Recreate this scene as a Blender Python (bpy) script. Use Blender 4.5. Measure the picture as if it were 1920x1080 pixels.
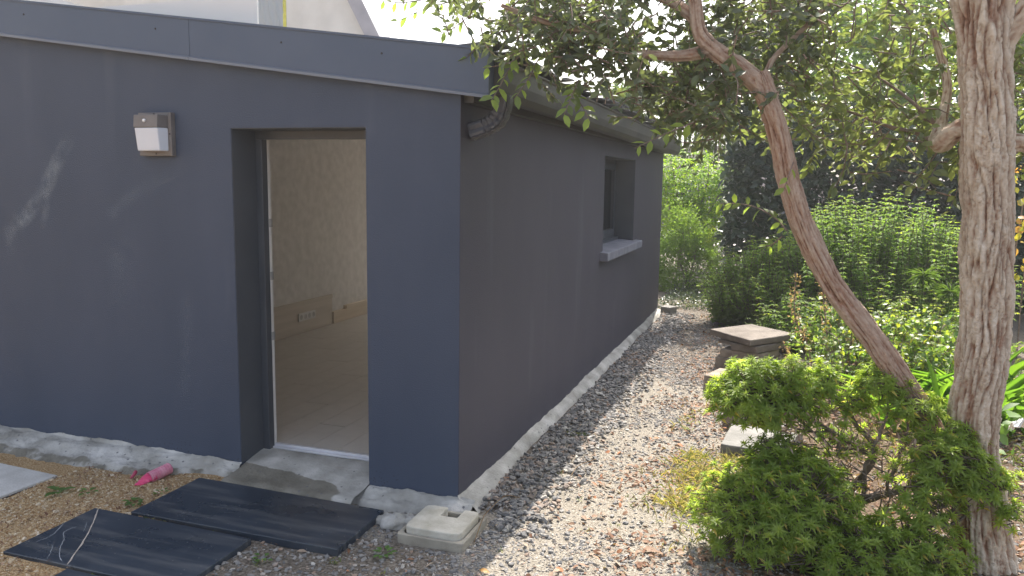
import bpy, math, random
import numpy as np
from mathutils import Matrix, Vector, noise as mnoise

S = bpy.context.scene
for o in list(bpy.data.objects):
    bpy.data.objects.remove(o)
random.seed(7)
rng = np.random.default_rng(7)
COL = S.collection
PI = math.pi

# ------------------------------------------------------------------ camera
cam_d = bpy.data.cameras.new("camera")
cam = bpy.data.objects.new("camera", cam_d)
COL.objects.link(cam)
CAM_LOC = Vector((1.581, -3.806, 1.70))
CAM_ROT = ((0.946, -0.056, 0.319), (0.324, 0.121, -0.938), (0.014, 0.991, 0.133))
cam.matrix_world = Matrix.Translation(CAM_LOC) @ Matrix(CAM_ROT).to_quaternion().to_matrix().to_4x4()
cam_d.sensor_width = 36.0
cam_d.lens = 36.0 * 1497.0 / 1920.0
cam_d.clip_start = 0.05
cam_d.clip_end = 600.0
S.camera = cam

# ------------------------------------------------------------------ sky, sun, exposure
SUN_EL = math.radians(51)
SUN_AZ = math.radians(-5.0)            # measured from +Y, positive towards +X
wd = bpy.data.worlds.new("World")
S.world = wd
wd.use_nodes = True
wn = wd.node_tree
bg = wn.nodes["Background"]
sky = wn.nodes.new("ShaderNodeTexSky")
sky.sky_type = 'NISHITA'
sky.sun_disc = False
sky.sun_elevation = SUN_EL
sky.sun_rotation = SUN_AZ
sky.air_density = 1.0
sky.dust_density = 4.0
sky.ozone_density = 1.0
hsv = wn.nodes.new("ShaderNodeHueSaturation")
hsv.inputs["Saturation"].default_value = 0.55
wn.links.new(sky.outputs[0], hsv.inputs["Color"])
wn.links.new(hsv.outputs[0], bg.inputs[0])
bg.inputs[1].default_value = 0.15
sun_d = bpy.data.lights.new("sun", 'SUN')
sun_d.energy = 4.2
sun_d.angle = math.radians(0.5)
sun_d.color = (1.0, 0.93, 0.83)
sun = bpy.data.objects.new("sun", sun_d)
COL.objects.link(sun)
to_sun = Vector((math.sin(SUN_AZ) * math.cos(SUN_EL), math.cos(SUN_AZ) * math.cos(SUN_EL), math.sin(SUN_EL)))
sun.rotation_euler = to_sun.to_track_quat('Z', 'Y').to_euler()
sun.location = to_sun * 30
S.view_settings.view_transform = 'Standard'
S.view_settings.look = 'None'
S.view_settings.gamma = 1.0
S.view_settings.use_curve_mapping = False
S.view_settings.exposure = 1.3
S.render.engine = 'CYCLES'
S.cycles.max_bounces = 10
S.cycles.diffuse_bounces = 8
S.cycles.use_denoising = True

# ------------------------------------------------------------------ materials
def nodes_of(m):
    m.use_nodes = True
    nt = m.node_tree
    return nt, nt.nodes, nt.links, nt.nodes["Principled BSDF"]

def ramp(N, stops):
    r = N.new("ShaderNodeValToRGB")
    els = r.color_ramp.elements
    while len(els) > 1:
        els.remove(els[-1])
    els[0].position = stops[0][0]
    els[0].color = (*stops[0][1], 1)
    for p, c in stops[1:]:
        e = els.new(p)
        e.color = (*c, 1)
    return r

def mat(name, c1, c2=None, scale=4.0, rough=0.7, bump=0.0, bscale=60.0, stretch=(1, 1, 1), spec=0.5, metal=0.0, detail=6.0, lo=0.35, hi=0.65):
    m = bpy.data.materials.new(name)
    nt, N, L, b = nodes_of(m)
    b.inputs["Roughness"].default_value = rough
    b.inputs["Metallic"].default_value = metal
    b.inputs["Specular IOR Level"].default_value = spec
    b.inputs["Base Color"].default_value = (*c1, 1)
    tc = N.new("ShaderNodeTexCoord")
    mp = N.new("ShaderNodeMapping")
    mp.inputs["Scale"].default_value = stretch
    L.new(tc.outputs["Object"], mp.inputs[0])
    if c2:
        n = N.new("ShaderNodeTexNoise")
        n.inputs["Scale"].default_value = scale
        n.inputs["Detail"].default_value = detail
        L.new(mp.outputs[0], n.inputs["Vector"])
        r = ramp(N, [(lo, c1), (hi, c2)])
        L.new(n.outputs["Fac"], r.inputs[0])
        L.new(r.outputs[0], b.inputs["Base Color"])
    if bump:
        n2 = N.new("ShaderNodeTexNoise")
        n2.inputs["Scale"].default_value = bscale
        n2.inputs["Detail"].default_value = 8
        L.new(mp.outputs[0], n2.inputs["Vector"])
        bp = N.new("ShaderNodeBump")
        bp.inputs["Strength"].default_value = bump
        bp.inputs["Distance"].default_value = 0.01
        L.new(n2.outputs["Fac"], bp.inputs["Height"])
        L.new(bp.outputs[0], b.inputs["Normal"])
    return m

def tint_mat(name, stops, rough=0.8, spec=0.3, noise_scale=0.0, noise_amt=0.3, bump=0.0, bscale=80.0):
    m = bpy.data.materials.new(name)
    nt, N, L, b = nodes_of(m)
    a = N.new("ShaderNodeAttribute")
    a.attribute_name = "tint"
    src = a.outputs["Fac"]
    tc = N.new("ShaderNodeTexCoord")
    if noise_scale:
        n = N.new("ShaderNodeTexNoise")
        n.inputs["Scale"].default_value = noise_scale
        n.inputs["Detail"].default_value = 6
        L.new(tc.outputs["Object"], n.inputs["Vector"])
        ma = N.new("ShaderNodeMath")
        ma.operation = 'MULTIPLY_ADD'
        L.new(n.outputs["Fac"], ma.inputs[0])
        ma.inputs[1].default_value = noise_amt
        mb = N.new("ShaderNodeMath")
        mb.operation = 'SUBTRACT'
        L.new(src, mb.inputs[0])
        mb.inputs[1].default_value = noise_amt / 2
        L.new(mb.outputs[0], ma.inputs[2])
        src = ma.outputs[0]
    r = ramp(N, stops)
    L.new(src, r.inputs[0])
    L.new(r.outputs[0], b.inputs["Base Color"])
    b.inputs["Roughness"].default_value = rough
    b.inputs["Specular IOR Level"].default_value = spec
    if bump:
        n2 = N.new("ShaderNodeTexNoise")
        n2.inputs["Scale"].default_value = bscale
        n2.inputs["Detail"].default_value = 8
        L.new(tc.outputs["Object"], n2.inputs["Vector"])
        bp = N.new("ShaderNodeBump")
        bp.inputs["Strength"].default_value = bump
        bp.inputs["Distance"].default_value = 0.01
        L.new(n2.outputs["Fac"], bp.inputs["Height"])
        L.new(bp.outputs[0], b.inputs["Normal"])
    return m

def leaf_mat(name, stops, trans=0.45, rough=0.42, spec=0.5, tboost=1.6):
    """stops: tint ramp of leaf reflectance; light passing through is yellower."""
    m = bpy.data.materials.new(name)
    nt, N, L, b = nodes_of(m)
    a = N.new("ShaderNodeAttribute")
    a.attribute_name = "tint"
    r = ramp(N, stops)
    L.new(a.outputs["Fac"], r.inputs[0])
    r2 = ramp(N, [(p, (min(1, c[0] * tboost * 1.25), min(1, c[1] * tboost * 1.25), min(1, c[2] * tboost * 0.55))) for p, c in stops])
    L.new(a.outputs["Fac"], r2.inputs[0])
    L.new(r.outputs[0], b.inputs["Base Color"])
    b.inputs["Roughness"].default_value = rough
    b.inputs["Specular IOR Level"].default_value = spec
    t = N.new("ShaderNodeBsdfTranslucent")
    L.new(r2.outputs[0], t.inputs[0])
    mx = N.new("ShaderNodeMixShader")
    mx.inputs[0].default_value = trans
    L.new(b.outputs[0], mx.inputs[1])
    L.new(t.outputs[0], mx.inputs[2])
    L.new(mx.outputs[0], N["Material Output"].inputs[0])
    return m

M = {}
VEIL_DENSITY = 0.0024

def wall_paint(name, c1, c2, streak):
    """dark masonry paint: faint vertical streaks, fine stipple, faint pale tilted patches, dark splash dots near the foot"""
    m = bpy.data.materials.new(name)
    nt, N, L, b = nodes_of(m)
    tc = N.new("ShaderNodeTexCoord")
    mp = N.new("ShaderNodeMapping")
    mp.inputs["Scale"].default_value = (streak, streak, 0.45)
    L.new(tc.outputs["Object"], mp.inputs[0])
    n = N.new("ShaderNodeTexNoise")
    n.inputs["Scale"].default_value = 2.2
    n.inputs["Detail"].default_value = 5
    L.new(mp.outputs[0], n.inputs["Vector"])
    n2 = N.new("ShaderNodeTexNoise")
    n2.inputs["Scale"].default_value = 1.1
    n2.inputs["Detail"].default_value = 8
    L.new(tc.outputs["Object"], n2.inputs["Vector"])
    ad = N.new("ShaderNodeMath")
    ad.operation = 'ADD'
    L.new(n.outputs["Fac"], ad.inputs[0])
    L.new(n2.outputs["Fac"], ad.inputs[1])
    hf = N.new("ShaderNodeMath")
    hf.operation = 'MULTIPLY'
    hf.inputs[1].default_value = 0.5
    L.new(ad.outputs[0], hf.inputs[0])
    r = ramp(N, [(0.34, c1), (0.66, c2)])
    L.new(hf.outputs[0], r.inputs[0])
    # pale patches: tilted stretched noise
    mp2 = N.new("ShaderNodeMapping")
    mp2.inputs["Rotation"].default_value = (0, math.radians(-32), 0)
    mp2.inputs["Scale"].default_value = (3.0, 3.0, 0.5)
    L.new(tc.outputs["Object"], mp2.inputs[0])
    n3 = N.new("ShaderNodeTexNoise")
    n3.inputs["Scale"].default_value = 1.3
    n3.inputs["Detail"].default_value = 3
    L.new(mp2.outputs[0], n3.inputs["Vector"])
    r3 = ramp(N, [(0.62, (0, 0, 0)), (0.78, (0.07, 0.07, 0.07))])
    L.new(n3.outputs["Fac"], r3.inputs[0])
    mx = N.new("ShaderNodeMixRGB")
    L.new(r3.outputs[0], mx.inputs[0])
    L.new(r.outputs[0], mx.inputs[1])
    mx.inputs[2].default_value = (0.30, 0.33, 0.38, 1)
    # splash dots
    v = N.new("ShaderNodeTexVoronoi")
    v.inputs["Scale"].default_value = 55
    L.new(tc.outputs["Object"], v.inputs["Vector"])
    rv = ramp(N, [(0.16, (1, 1, 1)), (0.26, (0, 0, 0))])
    L.new(v.outputs["Distance"], rv.inputs[0])
    sx = N.new("ShaderNodeSeparateXYZ")
    L.new(tc.outputs["Object"], sx.inputs[0])
    rz = ramp(N, [(0.02, (0.8, 0.8, 0.8)), (0.16, (0, 0, 0))])
    L.new(sx.outputs["Z"], rz.inputs[0])
    n4 = N.new("ShaderNodeTexNoise")
    n4.inputs["Scale"].default_value = 5
    L.new(tc.outputs["Object"], n4.inputs["Vector"])
    r4 = ramp(N, [(0.47, (0, 0, 0)), (0.56, (1, 1, 1))])
    L.new(n4.outputs["Fac"], r4.inputs[0])
    p1 = N.new("ShaderNodeMath"); p1.operation = 'MULTIPLY'
    L.new(rv.outputs[0], p1.inputs[0]); L.new(rz.outputs[0], p1.inputs[1])
    p2 = N.new("ShaderNodeMath"); p2.operation = 'MULTIPLY'
    L.new(p1.outputs[0], p2.inputs[0]); L.new(r4.outputs[0], p2.inputs[1])
    mx2 = N.new("ShaderNodeMixRGB")
    L.new(p2.outputs[0], mx2.inputs[0])
    L.new(mx.outputs[0], mx2.inputs[1])
    mx2.inputs[2].default_value = (0.02, 0.021, 0.026, 1)
    L.new(mx2.outputs[0], b.inputs["Base Color"])
    b.inputs["Roughness"].default_value = 0.62
    b.inputs["Specular IOR Level"].default_value = 0.35
    n5 = N.new("ShaderNodeTexNoise")
    n5.inputs["Scale"].default_value = 140
    n5.inputs["Detail"].default_value = 4
    L.new(tc.outputs["Object"], n5.inputs["Vector"])
    bp = N.new("ShaderNodeBump")
    bp.inputs["Strength"].default_value = 0.5
    bp.inputs["Distance"].default_value = 0.005
    L.new(n5.outputs["Fac"], bp.inputs["Height"])
    L.new(bp.outputs[0], b.inputs["Normal"])
    return m

M['wall_skylit'] = wall_paint("skylit_wall_paint", (0.050, 0.067, 0.106), (0.063, 0.080, 0.123), 1.6)  # same wall paint as the side, with blue sky light put into its colour
M['wall_bouncelit'] = wall_paint("bouncelit_wall_paint", (0.055, 0.053, 0.076), (0.068, 0.065, 0.089), 1.2)  # same wall paint, with brownish bounce light put into its colour
M['reveal'] = mat("reveal_lining", (0.070, 0.080, 0.096), (0.085, 0.094, 0.110), 3, 0.6, 0.15, 120)
M['fascia'] = mat("fascia_metal", (0.060, 0.084, 0.138), (0.074, 0.098, 0.152), 1.5, 0.42, 0.0, spec=0.5)
M['fascia_lip'] = mat("fascia_lip_metal", (0.15, 0.17, 0.22), (0.18, 0.20, 0.24), 3, 0.4)
M['gutter'] = mat("gutter_metal", (0.035, 0.034, 0.035), (0.070, 0.066, 0.061), 5, 0.5, 0.1, 60, (1, .4, 1))
M['black_plastic'] = mat("black_plastic", (0.060, 0.063, 0.078), (0.085, 0.088, 0.104), 8, 0.38)
M['slate'] = tint_mat("roof_slate", [(0, (0.05, 0.05, 0.055)), (0.6, (0.11, 0.11, 0.115)), (1, (0.20, 0.19, 0.18))], 0.5, 0.5, 14, 0.4, 0.4, 60)
M['roof_deck'] = mat("roof_deck", (0.05, 0.05, 0.055))
M['frame'] = mat("window_frame_grey", (0.060, 0.068, 0.084), (0.072, 0.080, 0.096), 4, 0.4)
M['white_pvc'] = mat("white_pvc", (0.72, 0.70, 0.67), (0.80, 0.78, 0.75), 6, 0.35)
M['alu'] = mat("threshold_aluminium", (0.62, 0.62, 0.66), (0.74, 0.74, 0.78), 9, 0.4, metal=0.3)
M['keeper'] = mat("keeper_steel", (0.36, 0.35, 0.34), (0.46, 0.45, 0.44), 20, 0.45, metal=0.2)
M['int_wall'] = mat("interior_wall", (0.60, 0.585, 0.565), (0.70, 0.68, 0.66), 11, 0.9, 0.3, 60, detail=10)
M['int_white'] = mat("interior_white", (0.82, 0.79, 0.75), (0.86, 0.83, 0.79), 2, 0.9)
M['plinth'] = mat("plinth_board", (0.50, 0.45, 0.39), (0.59, 0.53, 0.465), 5, 0.7, 0, stretch=(1, .2, 3))
M['light_wood'] = mat("pale_wood", (0.60, 0.50, 0.38), (0.68, 0.58, 0.46), 7, 0.5, stretch=(1, .2, 3))
M['socket'] = mat("socket_grey", (0.56, 0.55, 0.54), (0.62, 0.61, 0.60), 7, 0.4)
M['dark_hole'] = mat("dark_hole", (0.02, 0.02, 0.02))
M['plank'] = tint_mat("laminate_plank", [(0, (0.44, 0.41, 0.375)), (1, (0.60, 0.565, 0.52))], 0.34, 0.5, 9, 0.9)
M['sill'] = mat("stone_sill", (0.14, 0.147, 0.19), (0.19, 0.197, 0.24), 8, 0.8, 0.2, 90)
M['lamp_body'] = mat("lamp_body_taupe", (0.15, 0.135, 0.13), (0.18, 0.165, 0.16), 12, 0.5)
M['sensor'] = mat("sensor_white", (0.8, 0.8, 0.82))
M['screw'] = mat("screw_dark", (0.04, 0.035, 0.035))
M['cream'] = mat("cream_render", (0.70, 0.68, 0.63), (0.82, 0.80, 0.75), 1.6, 0.9, 0.25, 25, detail=8)
M['tape'] = mat("yellow_tape", (0.66, 0.62, 0.06), (0.74, 0.70, 0.12), 9, 0.5)
M['verge'] = mat("verge_grey", (0.34, 0.33, 0.37), (0.42, 0.41, 0.45), 3, 0.5)
M['roof_far'] = mat("far_roof", (0.10, 0.10, 0.11), (0.15, 0.15, 0.16), 4)
M['chamber'] = mat("chamber_concrete", (0.42, 0.39, 0.32), (0.58, 0.55, 0.48), 9, 0.9, 0.4, 70, detail=9)
M['chamber_frame'] = mat("chamber_frame_concrete", (0.27, 0.245, 0.20), (0.38, 0.35, 0.29), 9, 0.9, 0.4, 70, detail=9)
M['slab_conc'] = mat("slab_concrete", (0.42, 0.41, 0.39), (0.54, 0.53, 0.51), 6, 0.9, 0.4, 50, detail=9)
M['slab_edge'] = mat("slab_edge_dark", (0.05, 0.047, 0.042), (0.12, 0.11, 0.10), 9, 0.9)
M['pink'] = mat("pink_plastic", (0.66, 0.045, 0.15), (0.76, 0.10, 0.24), 20, 0.45)
M['pink_pale'] = mat("dusty_pink_plastic", (0.55, 0.16, 0.25), (0.66, 0.30, 0.38), 20, 0.6)
M['flag'] = mat("flagstone", (0.12, 0.10, 0.083), (0.19, 0.162, 0.138), 7, 0.9, 0.5, 40, detail=9)
M['flag_grey'] = mat("flagstone_grey", (0.15, 0.146, 0.135), (0.23, 0.222, 0.208), 7, 0.9, 0.4, 40, detail=9)
M['stone_brown'] = mat("rough_stone", (0.20, 0.165, 0.135), (0.32, 0.275, 0.225), 8, 0.95, 0.6, 35, detail=9)
M['twig'] = mat("twig_bark", (0.16, 0.11, 0.085), (0.28, 0.205, 0.165), 18, 0.9, 0.5, 80)
M['twig_grey'] = mat("shrub_bark", (0.11, 0.085, 0.068), (0.20, 0.165, 0.135), 25, 0.95, 0.6, 120)
M['bark'] = tint_mat("cork_bark", [(0.0, (0.16, 0.085, 0.055)), (0.22, (0.31, 0.185, 0.125)), (0.42, (0.39, 0.29, 0.22)), (0.62, (0.49, 0.40, 0.31)), (0.82, (0.57, 0.48, 0.385)), (1, (0.65, 0.575, 0.485))], 0.95, 0.15, 34, 0.5, 0.9, 90)
M['bark_pink'] = tint_mat("young_cork_bark", [(0.0, (0.14, 0.075, 0.052)), (0.25, (0.30, 0.175, 0.122)), (0.5, (0.39, 0.27, 0.205)), (1, (0.52, 0.41, 0.33))], 0.95, 0.15, 36, 0.5, 0.9, 90)
M['oak_leaf'] = leaf_mat("oak_leaf", [(0, (0.080, 0.100, 0.072)), (0.5, (0.112, 0.138, 0.086)), (1, (0.17, 0.215, 0.085))], 0.32, 0.40, 0.5, 1.9)
M['lit_spray_leaf'] = leaf_mat("lit_oak_leaf", [(0, (0.10, 0.135, 0.065)), (0.5, (0.17, 0.24, 0.075)), (1, (0.25, 0.34, 0.085))], 0.55, 0.40, 0.5, 1.7)  # brighter copy of the oak leaf: sun on the sprays put into the colour
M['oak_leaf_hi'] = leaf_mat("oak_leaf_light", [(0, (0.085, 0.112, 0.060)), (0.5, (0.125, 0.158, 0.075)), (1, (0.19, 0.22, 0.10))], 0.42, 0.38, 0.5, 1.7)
M['shrub_leaf'] = leaf_mat("shrub_leaf", [(0, (0.165, 0.235, 0.060)), (0.55, (0.24, 0.32, 0.080)), (0.86, (0.33, 0.40, 0.11)), (0.93, (0.48, 0.40, 0.10)), (1, (0.54, 0.40, 0.16))], 0.55, 0.45, 0.4, 1.7)
M['dead_leaf'] = leaf_mat("dead_shrub_leaf", [(0, (0.20, 0.13, 0.11)), (0.6, (0.34, 0.24, 0.20)), (1, (0.46, 0.36, 0.30))], 0.3, 0.7, 0.2, 1.2)
M['hedge_leaf'] = leaf_mat("hedge_leaf", [(0, (0.035, 0.058, 0.042)), (0.6, (0.055, 0.084, 0.054)), (1, (0.085, 0.118, 0.072))], 0.2, 0.42, 0.5, 1.6)
M['mint_leaf'] = leaf_mat("mint_leaf", [(0, (0.085, 0.150, 0.045)), (0.6, (0.145, 0.225, 0.055)), (1, (0.30, 0.34, 0.065))], 0.48, 0.65, 0.25, 1.8)
M['bright_leaf'] = leaf_mat("bright_leaf", [(0, (0.085, 0.17, 0.02)), (0.6, (0.14, 0.25, 0.02)), (1, (0.25, 0.32, 0.02))], 0.55, 0.5, 0.3, 1.7)
M['bramble_leaf'] = leaf_mat("bramble_leaf", [(0, (0.065, 0.125, 0.04)), (0.5, (0.12, 0.19, 0.05)), (0.8, (0.24, 0.29, 0.05)), (1, (0.46, 0.42, 0.04))], 0.42, 0.42, 0.45, 1.8)
M['iris_leaf'] = leaf_mat("iris_leaf", [(0, (0.07, 0.15, 0.025)), (1, (0.13, 0.23, 0.035))], 0.5, 0.4, 0.5, 1.8)
M['conifer_leaf'] = leaf_mat("conifer_leaf", [(0, (0.06, 0.11, 0.03)), (0.6, (0.09, 0.15, 0.04)), (1, (0.15, 0.20, 0.05))], 0.35, 0.6, 0.3, 1.5)
M['vine_leaf'] = leaf_mat("vine_leaf", [(0, (0.28, 0.28, 0.05)), (0.5, (0.46, 0.38, 0.07)), (1, (0.50, 0.24, 0.08))], 0.4, 0.5, 0.4, 1.2)
M['grass'] = leaf_mat("grass_blade", [(0, (0.10, 0.15, 0.035)), (0.5, (0.20, 0.22, 0.07)), (1, (0.42, 0.34, 0.18))], 0.35, 0.6, 0.3, 1.3)
M['weed'] = leaf_mat("weed_leaf", [(0, (0.07, 0.14, 0.04)), (1, (0.14, 0.24, 0.07))], 0.4, 0.5, 0.4, 1.5)
M['litter'] = leaf_mat("leaf_litter", [(0, (0.11, 0.055, 0.035)), (0.35, (0.23, 0.125, 0.08)), (0.6, (0.32, 0.215, 0.155)), (0.85, (0.42, 0.335, 0.265)), (1, (0.46, 0.19, 0.09))], 0.15, 0.75, 0.2, 1.0)
M['dry_stem'] = leaf_mat("dry_flower", [(0, (0.26, 0.18, 0.11)), (1, (0.48, 0.36, 0.24))], 0.3, 0.8, 0.2, 1.2)
M['gravel'] = tint_mat("gravel_stone", [(0, (0.145, 0.143, 0.142)), (0.35, (0.215, 0.21, 0.207)), (0.6, (0.275, 0.262, 0.248)), (0.72, (0.33, 0.31, 0.29)), (0.78, (0.31, 0.215, 0.155)), (0.86, (0.40, 0.37, 0.33)), (1, (0.52, 0.495, 0.46))], 0.9, 0.2, 40, 0.25, 0.4, 90)
M['sand_grain'] = tint_mat("sand_grain", [(0, (0.26, 0.15, 0.07)), (0.5, (0.45, 0.33, 0.19)), (1, (0.66, 0.58, 0.46))], 0.85, 0.25)
M['white_sheet'] = mat("white_sheet", (0.78, 0.78, 0.78), (0.85, 0.85, 0.85), 9, 0.5)
M['car_paint'] = mat("car_paint", (0.06, 0.085, 0.13), (0.07, 0.095, 0.14), 3, 0.3)
M['tyre'] = mat("tyre", (0.02, 0.02, 0.02))
M['pink_render'] = mat("pinkish_render", (0.44, 0.36, 0.33), (0.52, 0.44, 0.40), 1.2, 0.9)
M['wire'] = mat("fence_wire", (0.20, 0.22, 0.21), metal=0.4, rough=0.5)
M['post'] = mat("fence_post", (0.22, 0.19, 0.17), (0.30, 0.27, 0.24), 6)
M['kerb'] = mat("kerb_stone", (0.42, 0.40, 0.36), (0.55, 0.52, 0.48), 6, 0.9, 0.3, 40)
M['street'] = mat("street_paving", (0.20, 0.19, 0.185), (0.27, 0.26, 0.25), 3, 0.9, 0.3, 30)

def glass_mat(name, tintc, rough, alpha):
    m = bpy.data.materials.new(name)
    nt, N, L, b = nodes_of(m)
    b.inputs["Base Color"].default_value = (*tintc, 1)
    b.inputs["Roughness"].default_value = rough
    b.inputs["Specular IOR Level"].default_value = 0.6
    tr = N.new("ShaderNodeBsdfTransparent")
    mx = N.new("ShaderNodeMixShader")
    mx.inputs[0].default_value = alpha
    L.new(tr.outputs[0], mx.inputs[1])
    L.new(b.outputs[0], mx.inputs[2])
    L.new(mx.outputs[0], N["Material Output"].inputs[0])
    return m
M['glass'] = glass_mat("window_glass", (0.02, 0.022, 0.025), 0.05, 0.93)  # dark and almost opaque: the shade of the room is put into the pane
M['clear_glass'] = glass_mat("clear_glass", (0.3, 0.32, 0.32), 0.03, 0.10)
M['plastic'] = glass_mat("plastic_sheet", (0.62, 0.66, 0.69), 0.25, 0.62)
M['diffuser'] = mat("opal_diffuser", (0.60, 0.64, 0.72), (0.64, 0.68, 0.76), 3, 0.35)
M['house_glass'] = mat("house_glass", (0.10, 0.13, 0.13), rough=0.1)

def cement_mat():
    m = bpy.data.materials.new("rough_cement")
    nt, N, L, b = nodes_of(m)
    tc = N.new("ShaderNodeTexCoord")
    n = N.new("ShaderNodeTexNoise"); n.inputs["Scale"].default_value = 5; n.inputs["Detail"].default_value = 9
    L.new(tc.outputs["Object"], n.inputs["Vector"])
    r = ramp(N, [(0.32, (0.26, 0.25, 0.225)), (0.5, (0.39, 0.378, 0.352)), (0.68, (0.55, 0.535, 0.51))])
    L.new(n.outputs["Fac"], r.inputs[0])
    a = N.new("ShaderNodeAttribute"); a.attribute_name = "wet"
    mx = N.new("ShaderNodeMixRGB"); mx.blend_type = 'MULTIPLY'
    mx.inputs[2].default_value = (0.47, 0.45, 0.40, 1)
    n2 = N.new("ShaderNodeTexNoise"); n2.inputs["Scale"].default_value = 9; n2.inputs["Detail"].default_value = 5
    L.new(tc.outputs["Object"], n2.inputs["Vector"])
    ad = N.new("ShaderNodeMath"); ad.operation = 'MULTIPLY_ADD'
    L.new(n2.outputs["Fac"], ad.inputs[0]); ad.inputs[1].default_value = 0.5
    L.new(a.outputs["Fac"], ad.inputs[2])
    rr = ramp(N, [(0.72, (0, 0, 0)), (0.78, (1, 1, 1))])
    L.new(ad.outputs[0], rr.inputs[0])
    L.new(rr.outputs[0], mx.inputs[0]); L.new(r.outputs[0], mx.inputs[1])
    # sparse dark paint spots
    v = N.new("ShaderNodeTexVoronoi"); v.inputs["Scale"].default_value = 17
    L.new(tc.outputs["Object"], v.inputs["Vector"])
    rv = ramp(N, [(0.10, (0.8, 0.8, 0.8)), (0.14, (0, 0, 0))])
    L.new(v.outputs["Distance"], rv.inputs[0])
    mx2 = N.new("ShaderNodeMixRGB")
    L.new(rv.outputs[0], mx2.inputs[0]); L.new(mx.outputs[0], mx2.inputs[1])
    mx2.inputs[2].default_value = (0.12, 0.12, 0.13, 1)
    L.new(mx2.outputs[0], b.inputs["Base Color"])
    b.inputs["Roughness"].default_value = 0.9
    n3 = N.new("ShaderNodeTexNoise"); n3.inputs["Scale"].default_value = 45; n3.inputs["Detail"].default_value = 9
    L.new(tc.outputs["Object"], n3.inputs["Vector"])
    bp = N.new("ShaderNodeBump"); bp.inputs["Strength"].default_value = 0.6; bp.inputs["Distance"].default_value = 0.012
    L.new(n3.outputs["Fac"], bp.inputs["Height"]); L.new(bp.outputs[0], b.inputs["Normal"])
    return m
M['cement'] = cement_mat()

def black_slate_mat():
    m = bpy.data.materials.new("black_slate")
    nt, N, L, b = nodes_of(m)
    tc = N.new("ShaderNodeTexCoord")
    n = N.new("ShaderNodeTexNoise"); n.inputs["Scale"].default_value = 3; n.inputs["Detail"].default_value = 8
    L.new(tc.outputs["Object"], n.inputs["Vector"])
    r = ramp(N, [(0.3, (0.018, 0.027, 0.042)), (0.7, (0.036, 0.048, 0.068))])
    L.new(n.outputs["Fac"], r.inputs[0])
    # pale wiped dust streaks and specks
    mp = N.new("ShaderNodeMapping"); mp.inputs["Rotation"].default_value = (0, 0, math.radians(35)); mp.inputs["Scale"].default_value = (0.7, 7, 1)
    L.new(tc.outputs["Object"], mp.inputs[0])
    n2 = N.new("ShaderNodeTexNoise"); n2.inputs["Scale"].default_value = 2.5; n2.inputs["Detail"].default_value = 5
    L.new(mp.outputs[0], n2.inputs["Vector"])
    r2 = ramp(N, [(0.50, (0, 0, 0)), (0.75, (0.22, 0.22, 0.22))])
    L.new(n2.outputs["Fac"], r2.inputs[0])
    v = N.new("ShaderNodeTexVoronoi"); v.inputs["Scale"].default_value = 26
    L.new(tc.outputs["Object"], v.inputs["Vector"])
    rv = ramp(N, [(0.05, (0.7, 0.7, 0.7)), (0.09, (0, 0, 0))])
    L.new(v.outputs["Distance"], rv.inputs[0])
    sp = N.new("ShaderNodeMixRGB"); sp.blend_type = 'LIGHTEN'; sp.inputs[0].default_value = 1
    L.new(r2.outputs[0], sp.inputs[1]); L.new(rv.outputs[0], sp.inputs[2])
    mx = N.new("ShaderNodeMixRGB")
    L.new(sp.outputs[0], mx.inputs[0]); L.new(r.outputs[0], mx.inputs[1]); mx.inputs[2].default_value = (0.34, 0.33, 0.31, 1)
    L.new(mx.outputs[0], b.inputs["Base Color"])
    rr = ramp(N, [(0.3, (0.20, 0.20, 0.20)), (0.7, (0.40, 0.40, 0.40))])
    L.new(n.outputs["Fac"], rr.inputs[0]); L.new(rr.outputs[0], b.inputs["Roughness"])
    b.inputs["Specular IOR Level"].default_value = 0.5
    n3 = N.new("ShaderNodeTexNoise"); n3.inputs["Scale"].default_value = 14; n3.inputs["Detail"].default_value = 8
    L.new(tc.outputs["Object"], n3.inputs["Vector"])
    bp = N.new("ShaderNodeBump"); bp.inputs["Strength"].default_value = 0.035; bp.inputs["Distance"].default_value = 0.01
    L.new(n3.outputs["Fac"], bp.inputs["Height"]); L.new(bp.outputs[0], b.inputs["Normal"])
    return m
M['black_slate'] = black_slate_mat()
M['vein'] = mat("quartz_vein", (0.40, 0.34, 0.29), (0.52, 0.46, 0.40), 30, 0.7)
M['vein_grey'] = mat("pale_vein", (0.24, 0.26, 0.29), (0.34, 0.36, 0.39), 30, 0.7)

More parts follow.
